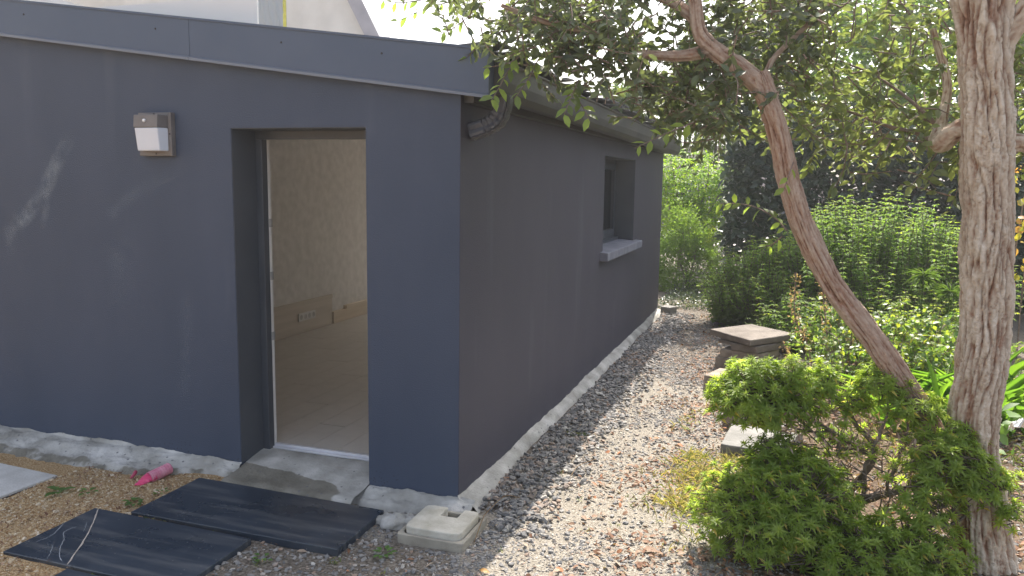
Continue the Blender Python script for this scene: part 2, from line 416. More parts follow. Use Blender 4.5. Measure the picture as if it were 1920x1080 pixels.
def ground_mat():
    m = bpy.data.materials.new("garden_ground")
    nt, N, L, b = nodes_of(m)
    tc = N.new("ShaderNodeTexCoord")
    def nz(scale, det=8):
        n = N.new("ShaderNodeTexNoise"); n.inputs["Scale"].default_value = scale; n.inputs["Detail"].default_value = det
        L.new(tc.outputs["Object"], n.inputs["Vector"]); return n.outputs["Fac"]
    sandy = ramp(N, [(0.3, (0.16, 0.138, 0.110)), (0.5, (0.27, 0.243, 0.203)), (0.7, (0.40, 0.37, 0.325))]); L.new(nz(90), sandy.inputs[0])
    yel = ramp(N, [(0.3, (0.23, 0.125, 0.055)), (0.5, (0.40, 0.27, 0.14)), (0.7, (0.56, 0.44, 0.28))]); L.new(nz(110), yel.inputs[0])
    soil = ramp(N, [(0.3, (0.055, 0.038, 0.026)), (0.5, (0.12, 0.085, 0.06)), (0.7, (0.20, 0.155, 0.11))]); L.new(nz(40), soil.inputs[0])
    grit = ramp(N, [(0.3, (0.075, 0.062, 0.05)), (0.5, (0.17, 0.145, 0.12)), (0.7, (0.28, 0.25, 0.21))]); L.new(nz(70), grit.inputs[0])
    a = N.new("ShaderNodeAttribute"); a.attribute_name = "zone"
    sep = N.new("ShaderNodeSeparateColor"); L.new(a.outputs["Color"], sep.inputs[0])
    cur = sandy.outputs[0]
    for k, s in ((0, yel), (1, soil), (2, grit)):
        ad = N.new("ShaderNodeMath"); ad.operation = 'MULTIPLY_ADD'
        L.new(nz(6 + k), ad.inputs[0]); ad.inputs[1].default_value = 0.8; 
        sb = N.new("ShaderNodeMath"); sb.operation = 'SUBTRACT'; L.new(sep.outputs[k], sb.inputs[0]); sb.inputs[1].default_value = 0.4
        L.new(sb.outputs[0], ad.inputs[2])
        rr = ramp(N, [(0.40, (0, 0, 0)), (0.60, (1, 1, 1))]); L.new(ad.outputs[0], rr.inputs[0])
        mx = N.new("ShaderNodeMixRGB"); L.new(rr.outputs[0], mx.inputs[0]); L.new(cur, mx.inputs[1]); L.new(s.outputs[0], mx.inputs[2])
        cur = mx.outputs[0]
    L.new(cur, b.inputs["Base Color"])
    b.inputs["Roughness"].default_value = 0.95
    b.inputs["Specular IOR Level"].default_value = 0.15
    bp = N.new("ShaderNodeBump"); bp.inputs["Strength"].default_value = 0.8; bp.inputs["Distance"].default_value = 0.015
    L.new(nz(120), bp.inputs["Height"]); L.new(bp.outputs[0], b.inputs["Normal"])
    return m
M['ground'] = ground_mat()

# ------------------------------------------------------------------ object helpers
ORG = {}
def props(o, label=None, cat=None, group=None, kind=None):
    if label: o["label"] = label
    if cat: o["category"] = cat
    if group: o["group"] = group
    if kind: o["kind"] = kind
    return o

def thing(name, label, cat, loc=(0, 0, 0), group=None):
    o = bpy.data.objects.new(name, None)
    o.empty_display_size = 0.1
    COL.objects.link(o)
    o.location = loc
    ORG[o] = Vector(loc)
    return props(o, label, cat, group)

def link_mesh(name, me, parent=None, material=None):
    o = bpy.data.objects.new(name, me)
    COL.objects.link(o)
    if parent is not None:
        o.parent = parent
        ORG[o] = ORG[parent]
    else:
        ORG[o] = Vector((0, 0, 0))
    if material and not me.materials:
        me.materials.append(material)
    return o

def mesh_np(name, V, loops, counts, material, parent=None, smooth=False, attrs=None):
    """V world coords (n,3); loops flat index array; counts per-polygon loop counts"""
    V = np.asarray(V, dtype=np.float64)
    if parent is not None:
        V = V - np.array(ORG[parent])
    me = bpy.data.meshes.new(name)
    loops = np.asarray(loops, dtype=np.int32).ravel()
    counts = np.asarray(counts, dtype=np.int32)
    me.vertices.add(len(V)); me.vertices.foreach_set("co", V.astype(np.float32).ravel())
    me.loops.add(len(loops)); me.loops.foreach_set("vertex_index", loops)
    me.polygons.add(len(counts))
    st = np.zeros(len(counts), dtype=np.int32); st[1:] = np.cumsum(counts)[:-1]
    me.polygons.foreach_set("loop_start", st)
    me.polygons.foreach_set("use_smooth", np.full(len(counts), bool(smooth)))
    me.update(calc_edges=True)
    for k, a in (attrs or {}).items():
        a = np.asarray(a, dtype=np.float32)
        if a.ndim == 1:
            at = me.attributes.new(k, 'FLOAT', 'POINT'); at.data.foreach_set("value", a)
        else:
            at = me.attributes.new(k, 'FLOAT_COLOR', 'POINT')
            at.data.foreach_set("color", np.concatenate([a, np.ones((len(a), 1), dtype=np.float32)], 1).ravel())
    me.validate()
    return link_mesh(name, me, parent, material)

class B:
    """collects solid pieces, then links them as one mesh object"""
    def __init__(s): s.v = []; s.f = []
    def add(s, vs, fs):
        n = len(s.v); s.v += [tuple(v) for v in vs]; s.f += [tuple(i + n for i in f) for f in fs]; return s
    def box(s, x0, x1, y0, y1, z0, z1):
        return s.hexa([(x0, y0, z0), (x1, y0, z0), (x1, y1, z0), (x0, y1, z0), (x0, y0, z1), (x1, y0, z1), (x1, y1, z1), (x0, y1, z1)])
    def hexa(s, p):
        return s.add(p, [(3, 2, 1, 0), (4, 5, 6, 7), (0, 1, 5, 4), (1, 2, 6, 5), (2, 3, 7, 6), (3, 0, 4, 7)])
    def prism(s, poly, z0, z1):
        n = len(poly)
        vs = [(x, y, z0) for x, y in poly] + [(x, y, z1) for x, y in poly]
        fs = [tuple(range(n - 1, -1, -1)), tuple(range(n, 2 * n))] + [(i, (i + 1) % n, n + (i + 1) % n, n + i) for i in range(n)]
        return s.add(vs, fs)
    def sweep_y(s, prof, y0, y1):
        n = len(prof)
        vs = [(x, y0, z) for x, z in prof] + [(x, y1, z) for x, z in prof]
        fs = [tuple(range(n)), tuple(range(2 * n - 1, n - 1, -1))] + [(i, n + i, n + (i + 1) % n, (i + 1) % n) for i in range(n)]
        return s.add(vs, fs)
    def tube(s, pts, rad, n=8, cap=True):
        pts = [Vector(p) for p in pts]
        rad = rad if hasattr(rad, '__len__') else [rad] * len(pts)
        base = len(s.v); vs = []; fs = []
        t0 = (pts[1] - pts[0]).normalized()
        up = Vector((0, 0, 1)) if abs(t0.z) < .9 else Vector((1, 0, 0))
        u = t0.cross(up).normalized()
        for i, p in enumerate(pts):
            t = (pts[min(i + 1, len(pts) - 1)] - pts[max(i - 1, 0)]).normalized()
            u = (u - t * u.dot(t)).normalized(); w = t.cross(u)
            for k in range(n):
                a = 2 * PI * k / n
                vs.append(p + (u * math.cos(a) + w * math.sin(a)) * rad[i])
        for i in range(len(pts) - 1):
            for k in range(n):
                fs.append((i * n + k, i * n + (k + 1) % n, (i + 1) * n + (k + 1) % n, (i + 1) * n + k))
        if cap:
            fs.append(tuple(range(n - 1, -1, -1))); fs.append(tuple(range((len(pts) - 1) * n, len(pts) * n)))
        return s.add(vs, fs)
    def build(s, name, material, parent=None, smooth=False, bevel=0.0, attrs=None, autosmooth=None):
        loops = [i for f in s.f for i in f]
        o = mesh_np(name, np.array(s.v), loops, [len(f) for f in s.f], material, parent, smooth, attrs)
        if bevel:
            b = o.modifiers.new("bevel", 'BEVEL'); b.width = bevel; b.segments = 2; b.limit_method = 'ANGLE'
        return o

def spline(pts, per=8):
    P = [np.array(p, float) for p in pts]
    P = [2 * P[0] - P[1]] + P + [2 * P[-1] - P[-2]]
    out = []
    for i in range(1, len(P) - 2):
        for k in range(per):
            t = k / per
            a, b, c, d = P[i - 1], P[i], P[i + 1], P[i + 2]
            out.append(.5 * ((2 * b) + (-a + c) * t + (2 * a - 5 * b + 4 * c - d) * t * t + (-a + 3 * b - 3 * c + d) * t ** 3))
    out.append(P[-2])
    return np.array(out)

def fbm(x, y, z=0.0, o=4):
    return mnoise.fractal(Vector((x, y, z)), 1.0, 2.0, o)

# ------------------------------------------------------------------ leaves
# leaf templates: x along the leaf (0..1), y across (-.5...5), z normal
def leaf_tpl(fold=0.18, curl=0.18, rows=((.28, .8), (.62, .9))):
    v = [(0, 0, 0)]
    for x, w in rows:
        z = -curl * x * x
        v += [(x, -w * .5, z + fold * w * .5), (x, 0, z), (x, w * .5, z + fold * w * .5)]
    v.append((1, 0, -curl))
    n = len(rows)
    f = [(0, 2, 1), (0, 3, 2)]
    for r in range(n - 1):
        a = 1 + 3 * r; b = a + 3
        f += [(a, a + 1, b + 1, b), (a + 1, a + 2, b + 2, b + 1)]
    a = 1 + 3 * (n - 1); t = 1 + 3 * n
    f += [(a, a + 1, t), (a + 1, a + 2, t)]
    return np.array(v, float), f
T_OVAL = leaf_tpl()
T_FLAT = leaf_tpl(0.08, 0.35)
T_BLADE = leaf_tpl(0.15, 0.5, ((.1, .7), (.5, 1.0)))
T_STRAP = leaf_tpl(0.25, 0.45, ((.03, .75), (.35, 1.0), (.7, .8)))
T_DIAM = (np.array([(0, 0, 0), (.45, -.5, .06), (1, 0, -.12), (.45, .5, .06)], float), [(0, 1, 2, 3)])

class Leaves:
    def __init__(s): s.o = []; s.d = []; s.n = []; s.L = []; s.W = []; s.t = []
    def add(s, o, d, n, L, W, t):
        s.o.append(o); s.d.append(d); s.n.append(n); s.L.append(L); s.W.append(W); s.t.append(t)
    def arrays(s):
        o = np.array(s.o, float).reshape(-1, 3); d = np.array(s.d, float).reshape(-1, 3); n = np.array(s.n, float).reshape(-1, 3)
        d /= np.linalg.norm(d, axis=1, keepdims=True) + 1e-9
        y = np.cross(n, d); y /= np.linalg.norm(y, axis=1, keepdims=True) + 1e-9
        z = np.cross(d, y)
        return o, d, y, z, np.array(s.L, float), np.array(s.W, float), np.array(s.t, float)
    def count(s): return len(s.L)

def leaf_mesh(name, A, tpl, material, parent=None):
    o, d, y, z, L, W, t = A
    Tv, Tf = tpl
    k = len(Tv); n = len(L)
    V = o[:, None] + d[:, None] * (Tv[None, :, 0:1] * L[:, None, None]) + y[:, None] * (Tv[None, :, 1:2] * W[:, None, None]) + z[:, None] * (Tv[None, :, 2:3] * L[:, None, None])
    loops = np.array([i for f in Tf for i in f]); cnt = np.array([len(f) for f in Tf])
    allL = (loops[None] + (np.arange(n) * k)[:, None]).ravel()
    return mesh_np(name, V.reshape(-1, 3), allL, np.tile(cnt, n), material, parent, True, {"tint": np.repeat(t, k)})

ROT = np.array(Matrix(CAM_ROT)); CL = np.array(CAM_LOC)
def in_view(P, m=1.0):
    c = (P - CL) @ ROT
    dz = -c[:, 2]
    return (dz > .1) & (np.abs(c[:, 0] / dz) < .6413 * m) & (np.abs(c[:, 1] / dz) < .3607 * m), dz

def leaf_parts(name, lv, tpl, material, parent, single=300, stuff='leaf_mass', min_px=9.0):
    """the leaves that show largest become leaf objects, the rest one stuff part"""
    A = lv.arrays()
    o, d, y, z, L, W, t = A
    vis, dz = in_view(o, 0.98)
    px = L * 1497 / np.maximum(dz, .1)
    order = np.argsort(-(px * vis))
    pick = [i for i in order[:single] if vis[i] and px[i] >= min_px]
    rest = np.ones(len(L), bool); rest[pick] = False
    if rest.any():
        ob = leaf_mesh(stuff, tuple(a[rest] for a in A), tpl, material, parent)
        ob["kind"] = "stuff"
    nb = 6
    Tv, Tf = tpl
    metas = []
    for k in range(nb):
        me = bpy.data.meshes.new(name)
        me.from_pydata([tuple(v) for v in Tv], [], Tf)
        me.polygons.foreach_set("use_smooth", [True] * len(Tf))
        at = me.attributes.new("tint", 'FLOAT', 'POINT'); at.data.foreach_set("value", [(k + .5) / nb] * len(Tv))
        me.materials.append(material); metas.append(me)
    org = np.array(ORG[parent])
    for i in pick:
        me = metas[min(nb - 1, max(0, int(t[i] * nb)))]
        ob = bpy.data.objects.new(name, me); COL.objects.link(ob); ob.parent = parent
        p = o[i] - org
        ob.matrix_basis = Matrix(((d[i, 0] * L[i], y[i, 0] * W[i], z[i, 0] * L[i], p[0]), (d[i, 1] * L[i], y[i, 1] * W[i], z[i, 1] * L[i], p[1]), (d[i, 2] * L[i], y[i, 2] * W[i], z[i, 2] * L[i], p[2]), (0, 0, 0, 1)))

def rv():
    v = rng.normal(size=3); return v / np.linalg.norm(v)

def twig_leaves(lv, tw, p0, p1, n, L, Wr, sag=0.05, tint=(0, 1), r=0.003, upn=0.6, start=0.15):
    """a thin twig from p0 to p1 with n leaves set alternately along it"""
    p0 = np.array(p0, float); p1 = np.array(p1, float)
    mid = (p0 + p1) / 2 + rv() * np.linalg.norm(p1 - p0) * .12
    P = spline([p0, mid, p1 + np.array([0, 0, -sag])], 5)
    if tw is not None:
        tw.tube(P, list(np.linspace(r * 1.3, r * .5, len(P))), 4, False)
    side = np.cross(P[-1] - P[0], [0, 0, 1.]); side /= np.linalg.norm(side) + 1e-9
    ax = (P[-1] - P[0]) / (np.linalg.norm(P[-1] - P[0]) + 1e-9)
    for k in range(n):
        f = start + (1 - start) * (k + .5) / n
        q = P[min(len(P) - 1, int(f * (len(P) - 1) + .5))] + rv() * .006
        s = 1 if k % 2 else -1
        d = ax * .55 + side * s * .7 + rv() * .45 + np.array([0, 0, -.15])
        nn = np.array([0, 0, upn]) + rv() * .75
        l = L * (0.7 + .5 * rng.random())
        lv.add(q, d, nn, l, l * Wr * (.85 + .3 * rng.random()), float(np.clip(tint[0] + (tint[1] - tint[0]) * rng.random(), 0, 1)))

# ------------------------------------------------------------------ SETTING: ground, path, street
G0 = -0.06
def zone_of(x, y):
    yel = 1.0 if (x < -1.0 and y < 0) else max(0, min(1, (-.85 - x) * 3)) if y < 0.3 else 0
    soil = max(0.0, min(1.0, (x - 1.35) * 1.6 + .25)) if y < 6.8 else .8
    grit = 0.0
    if y < -.35 and -1.0 < x < .35: grit = min(1, (-.35 - y) * 4) * min(1, (.5 - x) * 2.5)
    if x < .35 and y > 0: grit = 1.0 - max(0, x - .12) * 3
    if y > 1.5: grit = max(grit, min(.75, (y - 1.5) * .25))
    return yel, soil, grit

def ground_h(x, y):
    if abs(x) > 8 or y > 20 or y < -8: return G0
    h = .012 * fbm(x * 1.3, y * 1.3, 3.1, 4) + .004 * fbm(x * 9, y * 9, 1, 3)
    if x > 1.4: h += min(.06, (x - 1.4) * .05) * (1 if y < 7 else .3)
    if x < -1.2 and y < 0: h += .012
    if 0 < x < .35 and y > 0.05: h += .02 * (1 - abs(x - .17) / .18) if abs(x - .17) < .18 else 0
    return G0 + h

xs = np.concatenate([[-90, -50, -30, -14, -8], np.arange(-5, 5.0, .05), np.linspace(5, 12, 20), [30, 50, 90]])
ys = np.concatenate([[-60, -20, -8, -5], np.arange(-3.0, 8, .05), np.linspace(8, 22, 40), [40, 80, 120]])
X, Y = np.meshgrid(xs, ys)
VG = []; ZO = []
for y in ys:
    for x in xs:
        hole = (-5.0 < x < -.12 and .1 < y < 6.9)
        VG.append((x, y, G0 - .1 if hole else ground_h(x, y))); ZO.append(zone_of(x, y))
nx = len(xs); ny = len(ys)
ii = (np.arange(ny - 1)[:, None] * nx + np.arange(nx - 1)[None]).ravel()
Q = np.stack([ii, ii + 1, ii + nx + 1, ii + nx], 1)
ground = mesh_np("ground", VG, Q, np.full(len(Q), 4), M['ground'], None, True, {"zone": np.array(ZO)})
props(ground, "sandy garden ground with grit and brown soil", kind="structure")
def gz(x, y): return ground_h(x, y)

b = B(); b.box(-60, 60, 19.0, 60, G0 - .1, G0 + .01)
props(b.build("street", M['street']), "pale sunlit street beyond the garden", kind="structure")

# ------------------------------------------------------------------ air volume added to stand in for lens flare
b = B(); b.box(-92, 92, -62, 122, -1.2, 12.0)
hz = bpy.data.materials.new("flare_veil"); hz.use_nodes = True
hn = hz.node_tree; hn.nodes.remove(hn.nodes["Principled BSDF"])
pv = hn.nodes.new("ShaderNodeVolumePrincipled")
pv.inputs["Color"].default_value = (0.96, 0.97, 1.0, 1)
pv.inputs["Density"].default_value = VEIL_DENSITY
pv.inputs["Anisotropy"].default_value = 0.55
hn.links.new(pv.outputs[0], hn.nodes["Material Output"].inputs["Volume"])
props(b.build("flare_veil", hz), "thin air volume added to veil the view like lens flare", kind="stuff")

# ------------------------------------------------------------------ BUILDING
bld = thing("annex_building", "low dark grey rendered annex with an open doorway and a lean-to roof", "building", (0, 0, 0))
SL = -0.136
def zt(x): return 2.200 + SL * x      # wall top
T = 0.28
DX0, DX1, DH = -1.398, -0.541, 1.973
def fbox(bb, x0, x1, y0, y1, z0, zf):
    bb.hexa([(x0, y0, z0), (x1, y0, z0), (x1, y1, z0), (x0, y1, z0), (x0, y0, zf(x0)), (x1, y0, zf(x1)), (x1, y1, zf(x1)), (x0, y1, zf(x0))])
b = B()
fbox(b, -5.6, DX0, 0, T, -.1, zt); fbox(b, DX1, -.003, 0, T, -.1, zt); fbox(b, DX0, DX1, 0, T, DH, zt)
wf = b.build("front_wall", M['wall_skylit'], bld)
# thin lining of the door reveal in its own tone
b = B()
b.box(DX0, DX0 + .004, .004, T - .002, .02, DH - .004); b.box(DX1 - .004, DX1, .004, T - .002, .02, DH - .004); b.box(DX0, DX1, .004, T - .002, DH - .004, DH)
b.build("door_reveal", M['reveal'], bld)
def pale_streak_mat():
    m = bpy.data.materials.new("pale_streak")
    nt, N, L, b_ = nodes_of(m)
    b_.inputs["Base Color"].default_value = (0.36, 0.42, 0.48, 1); b_.inputs["Roughness"].default_value = .8
    a = N.new("ShaderNodeAttribute"); a.attribute_name = "fade"
    tc = N.new("ShaderNodeTexCoord"); n = N.new("ShaderNodeTexNoise"); n.inputs["Scale"].default_value = 9; n.inputs["Detail"].default_value = 5
    L.new(tc.outputs["Object"], n.inputs["Vector"])
    rr = ramp(N, [(.35, (0, 0, 0)), (.75, (1, 1, 1))]); L.new(n.outputs["Fac"], rr.inputs[0])
    mu = N.new("ShaderNodeMath"); mu.operation = 'MULTIPLY'; L.new(rr.outputs[0], mu.inputs[0]); L.new(a.outputs["Fac"], mu.inputs[1])
    tr = N.new("ShaderNodeBsdfTransparent"); mx = N.new("ShaderNodeMixShader")
    L.new(mu.outputs[0], mx.inputs[0]); L.new(tr.outputs[0], mx.inputs[1]); L.new(b_.outputs[0], mx.inputs[2]); L.new(mx.outputs[0], N["Material Output"].inputs[0])
    return m
M['streak_pale'] = pale_streak_mat()  # pale streaks on the front wall, fading out at the edges
for pts, w, st in (([(-2.58, 1.93), (-2.70, 1.76), (-2.84, 1.56), (-3.00, 1.42), (-3.16, 1.30)], .065, .55), ([(-2.78, 1.66), (-2.80, 1.50), (-2.84, 1.36)], .035, .35), ([(-3.0, 1.5), (-3.1, 1.35), (-3.12, 1.2)], .05, .3), ([(-1.80, 1.70), (-1.98, 1.64), (-2.15, 1.56), (-2.32, 1.44)], .045, .22), ([(-2.2, 1.35), (-2.23, 1.15), (-2.25, .9)], .12, .14), ([(-1.75, 1.0), (-1.78, .6), (-1.77, .3)], .05, .12)):
    P = spline([(x, -.0006, z) for x, z in pts], 8); n = len(P); V = []; Fd = []; nw = 9
    for i in range(n):
        t = P[min(i + 1, n - 1)] - P[max(0, i - 1)]; t /= np.linalg.norm(t); sd = np.array([-t[2], 0, t[0]])
        for k in range(nw):
            f = k / (nw - 1) * 2 - 1; V.append(P[i] + sd * f * w); Fd.append(st * (1 - f * f) * math.sin(PI * min(1, .08 + i / (n - 1) * .9)) ** .6)
    ii = (np.arange(n - 1)[:, None] * nw + np.arange(nw - 1)[None]).ravel()
    mesh_np("pale_streak", V, np.stack([ii, ii + 1, ii + nw + 1, ii + nw], 1), np.full(len(ii), 4), M['streak_pale'], wf, True, {"fade": np.array(Fd)})
# side wall with window opening
WY0, WY1, WZ0, WZ1 = 3.42, 4.97, 1.085, 1.945
b = B()
b.box(-T + .004, 0, .0015, WY0, -.1, 2.19); b.box(-T, 0, WY1, 7.02, -.1, 2.2); b.box(-T, 0, WY0, WY1, -.1, WZ0 - .02); b.box(-T, 0, WY0, WY1, WZ1, 2.2)
b.build("side_wall", M['wall_bouncelit'], bld)
b = B()
b.box(-5.6, -3.2, 6.74, 7.02, -.1, 2.9); b.box(-.6, -.29, 6.74, 7.02, -.1, 2.3); b.box(-3.2, -.6, 6.74, 7.02, 2.1, 2.35); b.box(-3.2, -.6, 6.74, 7.02, -.1, .05)
b.build("back_wall", M['wall_bouncelit'], bld)
b = B(); b.box(-5.6, -5.35, T, 6.74, -.1, 2.9); b.build("end_wall", M['wall_bouncelit'], bld)
# roof deck
def zr(x): return 2.315 - .131 * (x - .17)
rf = B()
rf.hexa([(-5.8, .0, zr(-5.8) - .09), (.13, .0, zr(.13) - .09), (.13, 7.2, zr(.13) - .09), (-5.8, 7.2, zr(-5.8) - .09), (-5.8, .0, zr(-5.8)), (.13, .0, zr(.13)), (.13, 7.2, zr(.13)), (-5.8, 7.2, zr(-5.8))])
roof = rf.build("roof", M['roof_deck'], bld)
smesh = []
for k in range(5):
    bb = B()
    hx, hy = .14, .105
    pts = [(-hx, -hy), (hx * (.92 + .1 * rng.random()), -hy * (.9 + .1 * rng.random())), (hx, hy * (.9 + .1 * rng.random())), (-hx, hy)]
    bb.prism(pts, 0, .011)
    me = bpy.data.meshes.new("slate")
    me.from_pydata(bb.v, [], bb.f); me.materials.append(M['slate'])
    at = me.attributes.new("tint", 'FLOAT', 'POINT'); at.data.foreach_set("value", [.15 + .2 * k] * len(bb.v))
    smesh.append(me)
ns = 0
for row in range(9):
    for j in range(33):
        x = .06 - row * .135; y = .10 + j * .217 + (row % 2) * .108
        if y > 7.15 or (y < .25 and row > 0): continue
        o = bpy.data.objects.new("slate", smesh[rng.integers(5)]); COL.objects.link(o); o.parent = roof
        o.location = (x, y, zr(x) + .018 + .018 * rng.random() ** 2 + (.004 if row % 2 else 0))
        o.rotation_euler = (rng.normal() * .03, math.atan(.131) - .10 + rng.normal() * .05, rng.normal() * .03)
        ns += 1
# fascia along the sloping front edge
def zb(x): return 2.106 + SL * (x - .161)
def zf(x): return 2.33 - .131 * (x - .173)
b = B()
xa = -5.8
cuts = [xa, -3.4, -1.62, .165]
for i in range(3):
    x0, x1 = cuts[i] + (.0015 if i else 0), cuts[i + 1] - (.0015 if i < 2 else 0)
    b.hexa([(x0, -.045, zb(x0)), (x1, -.045, zb(x1)), (x1, -.003, zb(x1)), (x0, -.003, zb(x0)), (x0, -.045, zf(x0)), (x1, -.045, zf(x1)), (x1, -.003, zf(x1)), (x0, -.003, zf(x0))])
b.hexa([(.06, -.003, zb(.06)), (.165, -.003, zb(.165)), (.165, .03, zb(.165)), (.06, .03, zb(.06)), (.06, -.003, zf(.06)), (.165, -.003, zf(.165)), (.165, .03, zf(.165)), (.06, .03, zf(.06))])
fas = b.build("fascia", M['fascia'], bld)
b = B()
for i in range(3):
    x0, x1 = cuts[i] + (.0015 if i else 0), cuts[i + 1] - (.0015 if i < 2 else 0)
    b.hexa([(x0, -.058, zb(x0) - .004), (x1, -.058, zb(x1) - .004), (x1, -.046, zb(x1) - .004), (x0, -.046, zb(x0) - .004), (x0, -.058, zb(x0) + .010), (x1, -.058, zb(x1) + .010), (x1, -.046, zb(x1) + .016), (x0, -.046, zb(x0) + .016)])
b.build("drip_edge", M['fascia_lip'], fas)
b = B()
for i in range(3):
    x0, x1 = cuts[i], cuts[i + 1]
    b.hexa([(x0, -.052, zf(x0)), (x1, -.052, zf(x1)), (x1, .03, zf(x1)), (x0, .03, zf(x0)), (x0, -.052, zf(x0) + .012), (x1, -.052, zf(x1) + .012), (x1, .03, zf(x1) + .012), (x0, .03, zf(x0) + .012)])
b.build("coping", M['fascia'], fas)
for xx in (-2.83, -1.85, -1.02, -.42):
    b = B(); z = zf(xx) - .07
    b.tube([(xx, -.047, z), (xx, -.0455, z), (xx, -.049, z)], [.006, .006, .004], 8)
    b.build("screw", M['screw'], fas)
# eave: board, gutter
b = B(); b.box(.002, .055, .035, 7.1, 2.09, 2.29)
b.build("eave_board", M['gutter'], bld)
outer = [(.06, 2.285), (.06, 2.165), (.085, 2.128), (.125, 2.112), (.165, 2.118), (.192, 2.150), (.200, 2.20), (.200, 2.285), (.212, 2.292), (.212, 2.30), (.194, 2.30)]
inner = [(.190, 2.20), (.182, 2.155), (.16, 2.126), (.125, 2.120), (.09, 2.135), (.068, 2.17), (.066, 2.285)]
b = B(); b.sweep_y(outer + inner, .032, 7.15)
# the far end of the gutter drops a little: bend the mesh by tilting it
b.v = [(x, y, z - .006 * max(0, y)) for x, y, z in b.v]
gut = b.build("gutter", M['gutter'], bld)
b = B(); b.prism([(.06, .031), (.2, .031), (.2, .045), (.06, .045)], 2.13, 2.285); b.build("end_cap", M['gutter'], gut)
for yy in np.arange(.7, 7, .75):
    b = B(); b.box(.062, .206, yy, yy + .025, 2.287 - .006 * yy, 2.296 - .006 * yy); b.build("gutter_bracket", M['gutter'], gut)
# ribbed downpipe elbow under the gutter
path = spline([(.172, .15, 2.135), (.171, .15, 2.085), (.150, .15, 2.022), (.108, .147, 1.988), (.060, .143, 1.970), (.004, .140, 1.955)], 6)
bb = B(); n = 40; sec = []
for k in range(n):
    a = 2 * PI * k / n
    q = 5.0
    cx = math.copysign(abs(math.cos(a)) ** (2 / q), math.cos(a)); cz = math.copysign(abs(math.sin(a)) ** (2 / q), math.sin(a))
    g = 1.0 - (.16 if k % 4 == 0 else 0)
    sec.append((cx * .048 * g, cz * .043 * g))
rings = []
m = len(path)
for i in range(m):
    t = path[min(i + 1, m - 1)] - path[max(i - 1, 0)]; t /= np.linalg.norm(t)
    nrm = np.cross([0, 1, 0], t)
    pin = .90 if i in (9, 12, 15, 18, 21) else 1.0
    if i >= m - 2: pin = 1.05
    for sx, sz in sec:
        bb.v.append(tuple(path[i] + np.array([0, 1, 0]) * sx * pin + nrm * sz * pin))
for i in range(m - 1):
    for k in range(n):
        bb.f.append((i * n + k, i * n + (k + 1) % n, (i + 1) * n + (k + 1) % n, (i + 1) * n + k))
elb = bb.build("downpipe_elbow", M['black_plastic'], bld)
sm = elb.modifiers.new("shell", 'SOLIDIFY'); sm.thickness = .003; sm.offset = -1
# door frame: dark outside, white inside, threshold
fr = B()
FX = DX0 + .05
fr.box(DX0 + .004, FX, .212, .262, .03, DH - .052)
fr.box(DX0 + .004, DX1 - .004, .212, .262, DH - .052, DH - .004); fr.box(DX1 - .05, DX1 - .004, .212, .262, .03, DH - .052)
dfr = fr.build("door_frame", M['frame'], bld, bevel=.003)
b = B(); b.box(DX0 + .006, FX + .001, .262, .284, .05, DH - .053); b.box(DX0 + .006, DX1 - .05, .262, .284, DH - .052, DH - .004)
b.build("rebate_strip", M['white_pvc'], dfr)
for z0 in (1.405, 1.085, .715):
    b = B(); b.box(FX - .004, FX + .006, .258, .289, z0, z0 + .05); b.box(FX + .006, FX + .009, .264, .284, z0 + .010, z0 + .04)
    b.build("lock_keeper", M['keeper'], dfr, bevel=.002)
b = B(); b.box(DX0 + .05, DX1 - .004, .240, .262, .036, .050); b.box(DX0 + .05, DX1 - .004, .262, .285, .044, .064)
b.build("threshold", M['alu'], bld, bevel=.003)
# interior room
IX = -3.258
b = B()
b.box(IX - .05, IX, .30, 6.7, 0, 2.9)
inw = b.build("interior_wall", M['int_wall'], bld)
b = B(); b.box(IX, -3.2, 6.62, 6.73, 0, 2.8); b.box(-.6, -.30, 6.62, 6.73, 0, 2.4); b.box(-3.2, -.6, 6.62, 6.73, 2.1, 2.6); b.box(-.30, -.285, .3, WY0, 0, 2.3); b.box(-.30, -.285, WY1, 6.62, 0, 2.3); b.box(-.30, -.285, WY0, WY1, 0, WZ0 - .03); b.box(-.30, -.285, WY0, WY1, WZ1, 2.3)
b.box(IX, DX0 - .01, .285, .30, 0, 2.75); b.box(DX1 + .01, -.30, .285, .30, 0, 2.35); b.box(DX0 - .01, DX1 + .01, .285, .30, DH + .02, 2.4)
b.build("room_lining", M['int_white'], bld)
b = B(); b.hexa([(IX, .3, 2.60), (-.3, .3, 2.205), (-.3, 6.62, 2.205), (IX, 6.62, 2.60), (IX, .3, 2.62), (-.3, .3, 2.225), (-.3, 6.62, 2.225), (IX, 6.62, 2.62)])
b.build("ceiling", M['int_white'], bld)
b = B(); b.box(IX, -.3, .27, 6.62, -.05, .048); flo = b.build("floor", M['roof_deck'], bld)
pm = []
for k in range(6):
    bb = B(); bb.box(-.0955, .0955, 0, 1.256, 0, .010)
    me = bpy.data.meshes.new("plank"); me.from_pydata(bb.v, [], bb.f); me.materials.append(M['plank'])
    at = me.attributes.new("tint", 'FLOAT', 'POINT'); at.data.foreach_set("value", [.42 + .03 * k] * 8); pm.append(me)
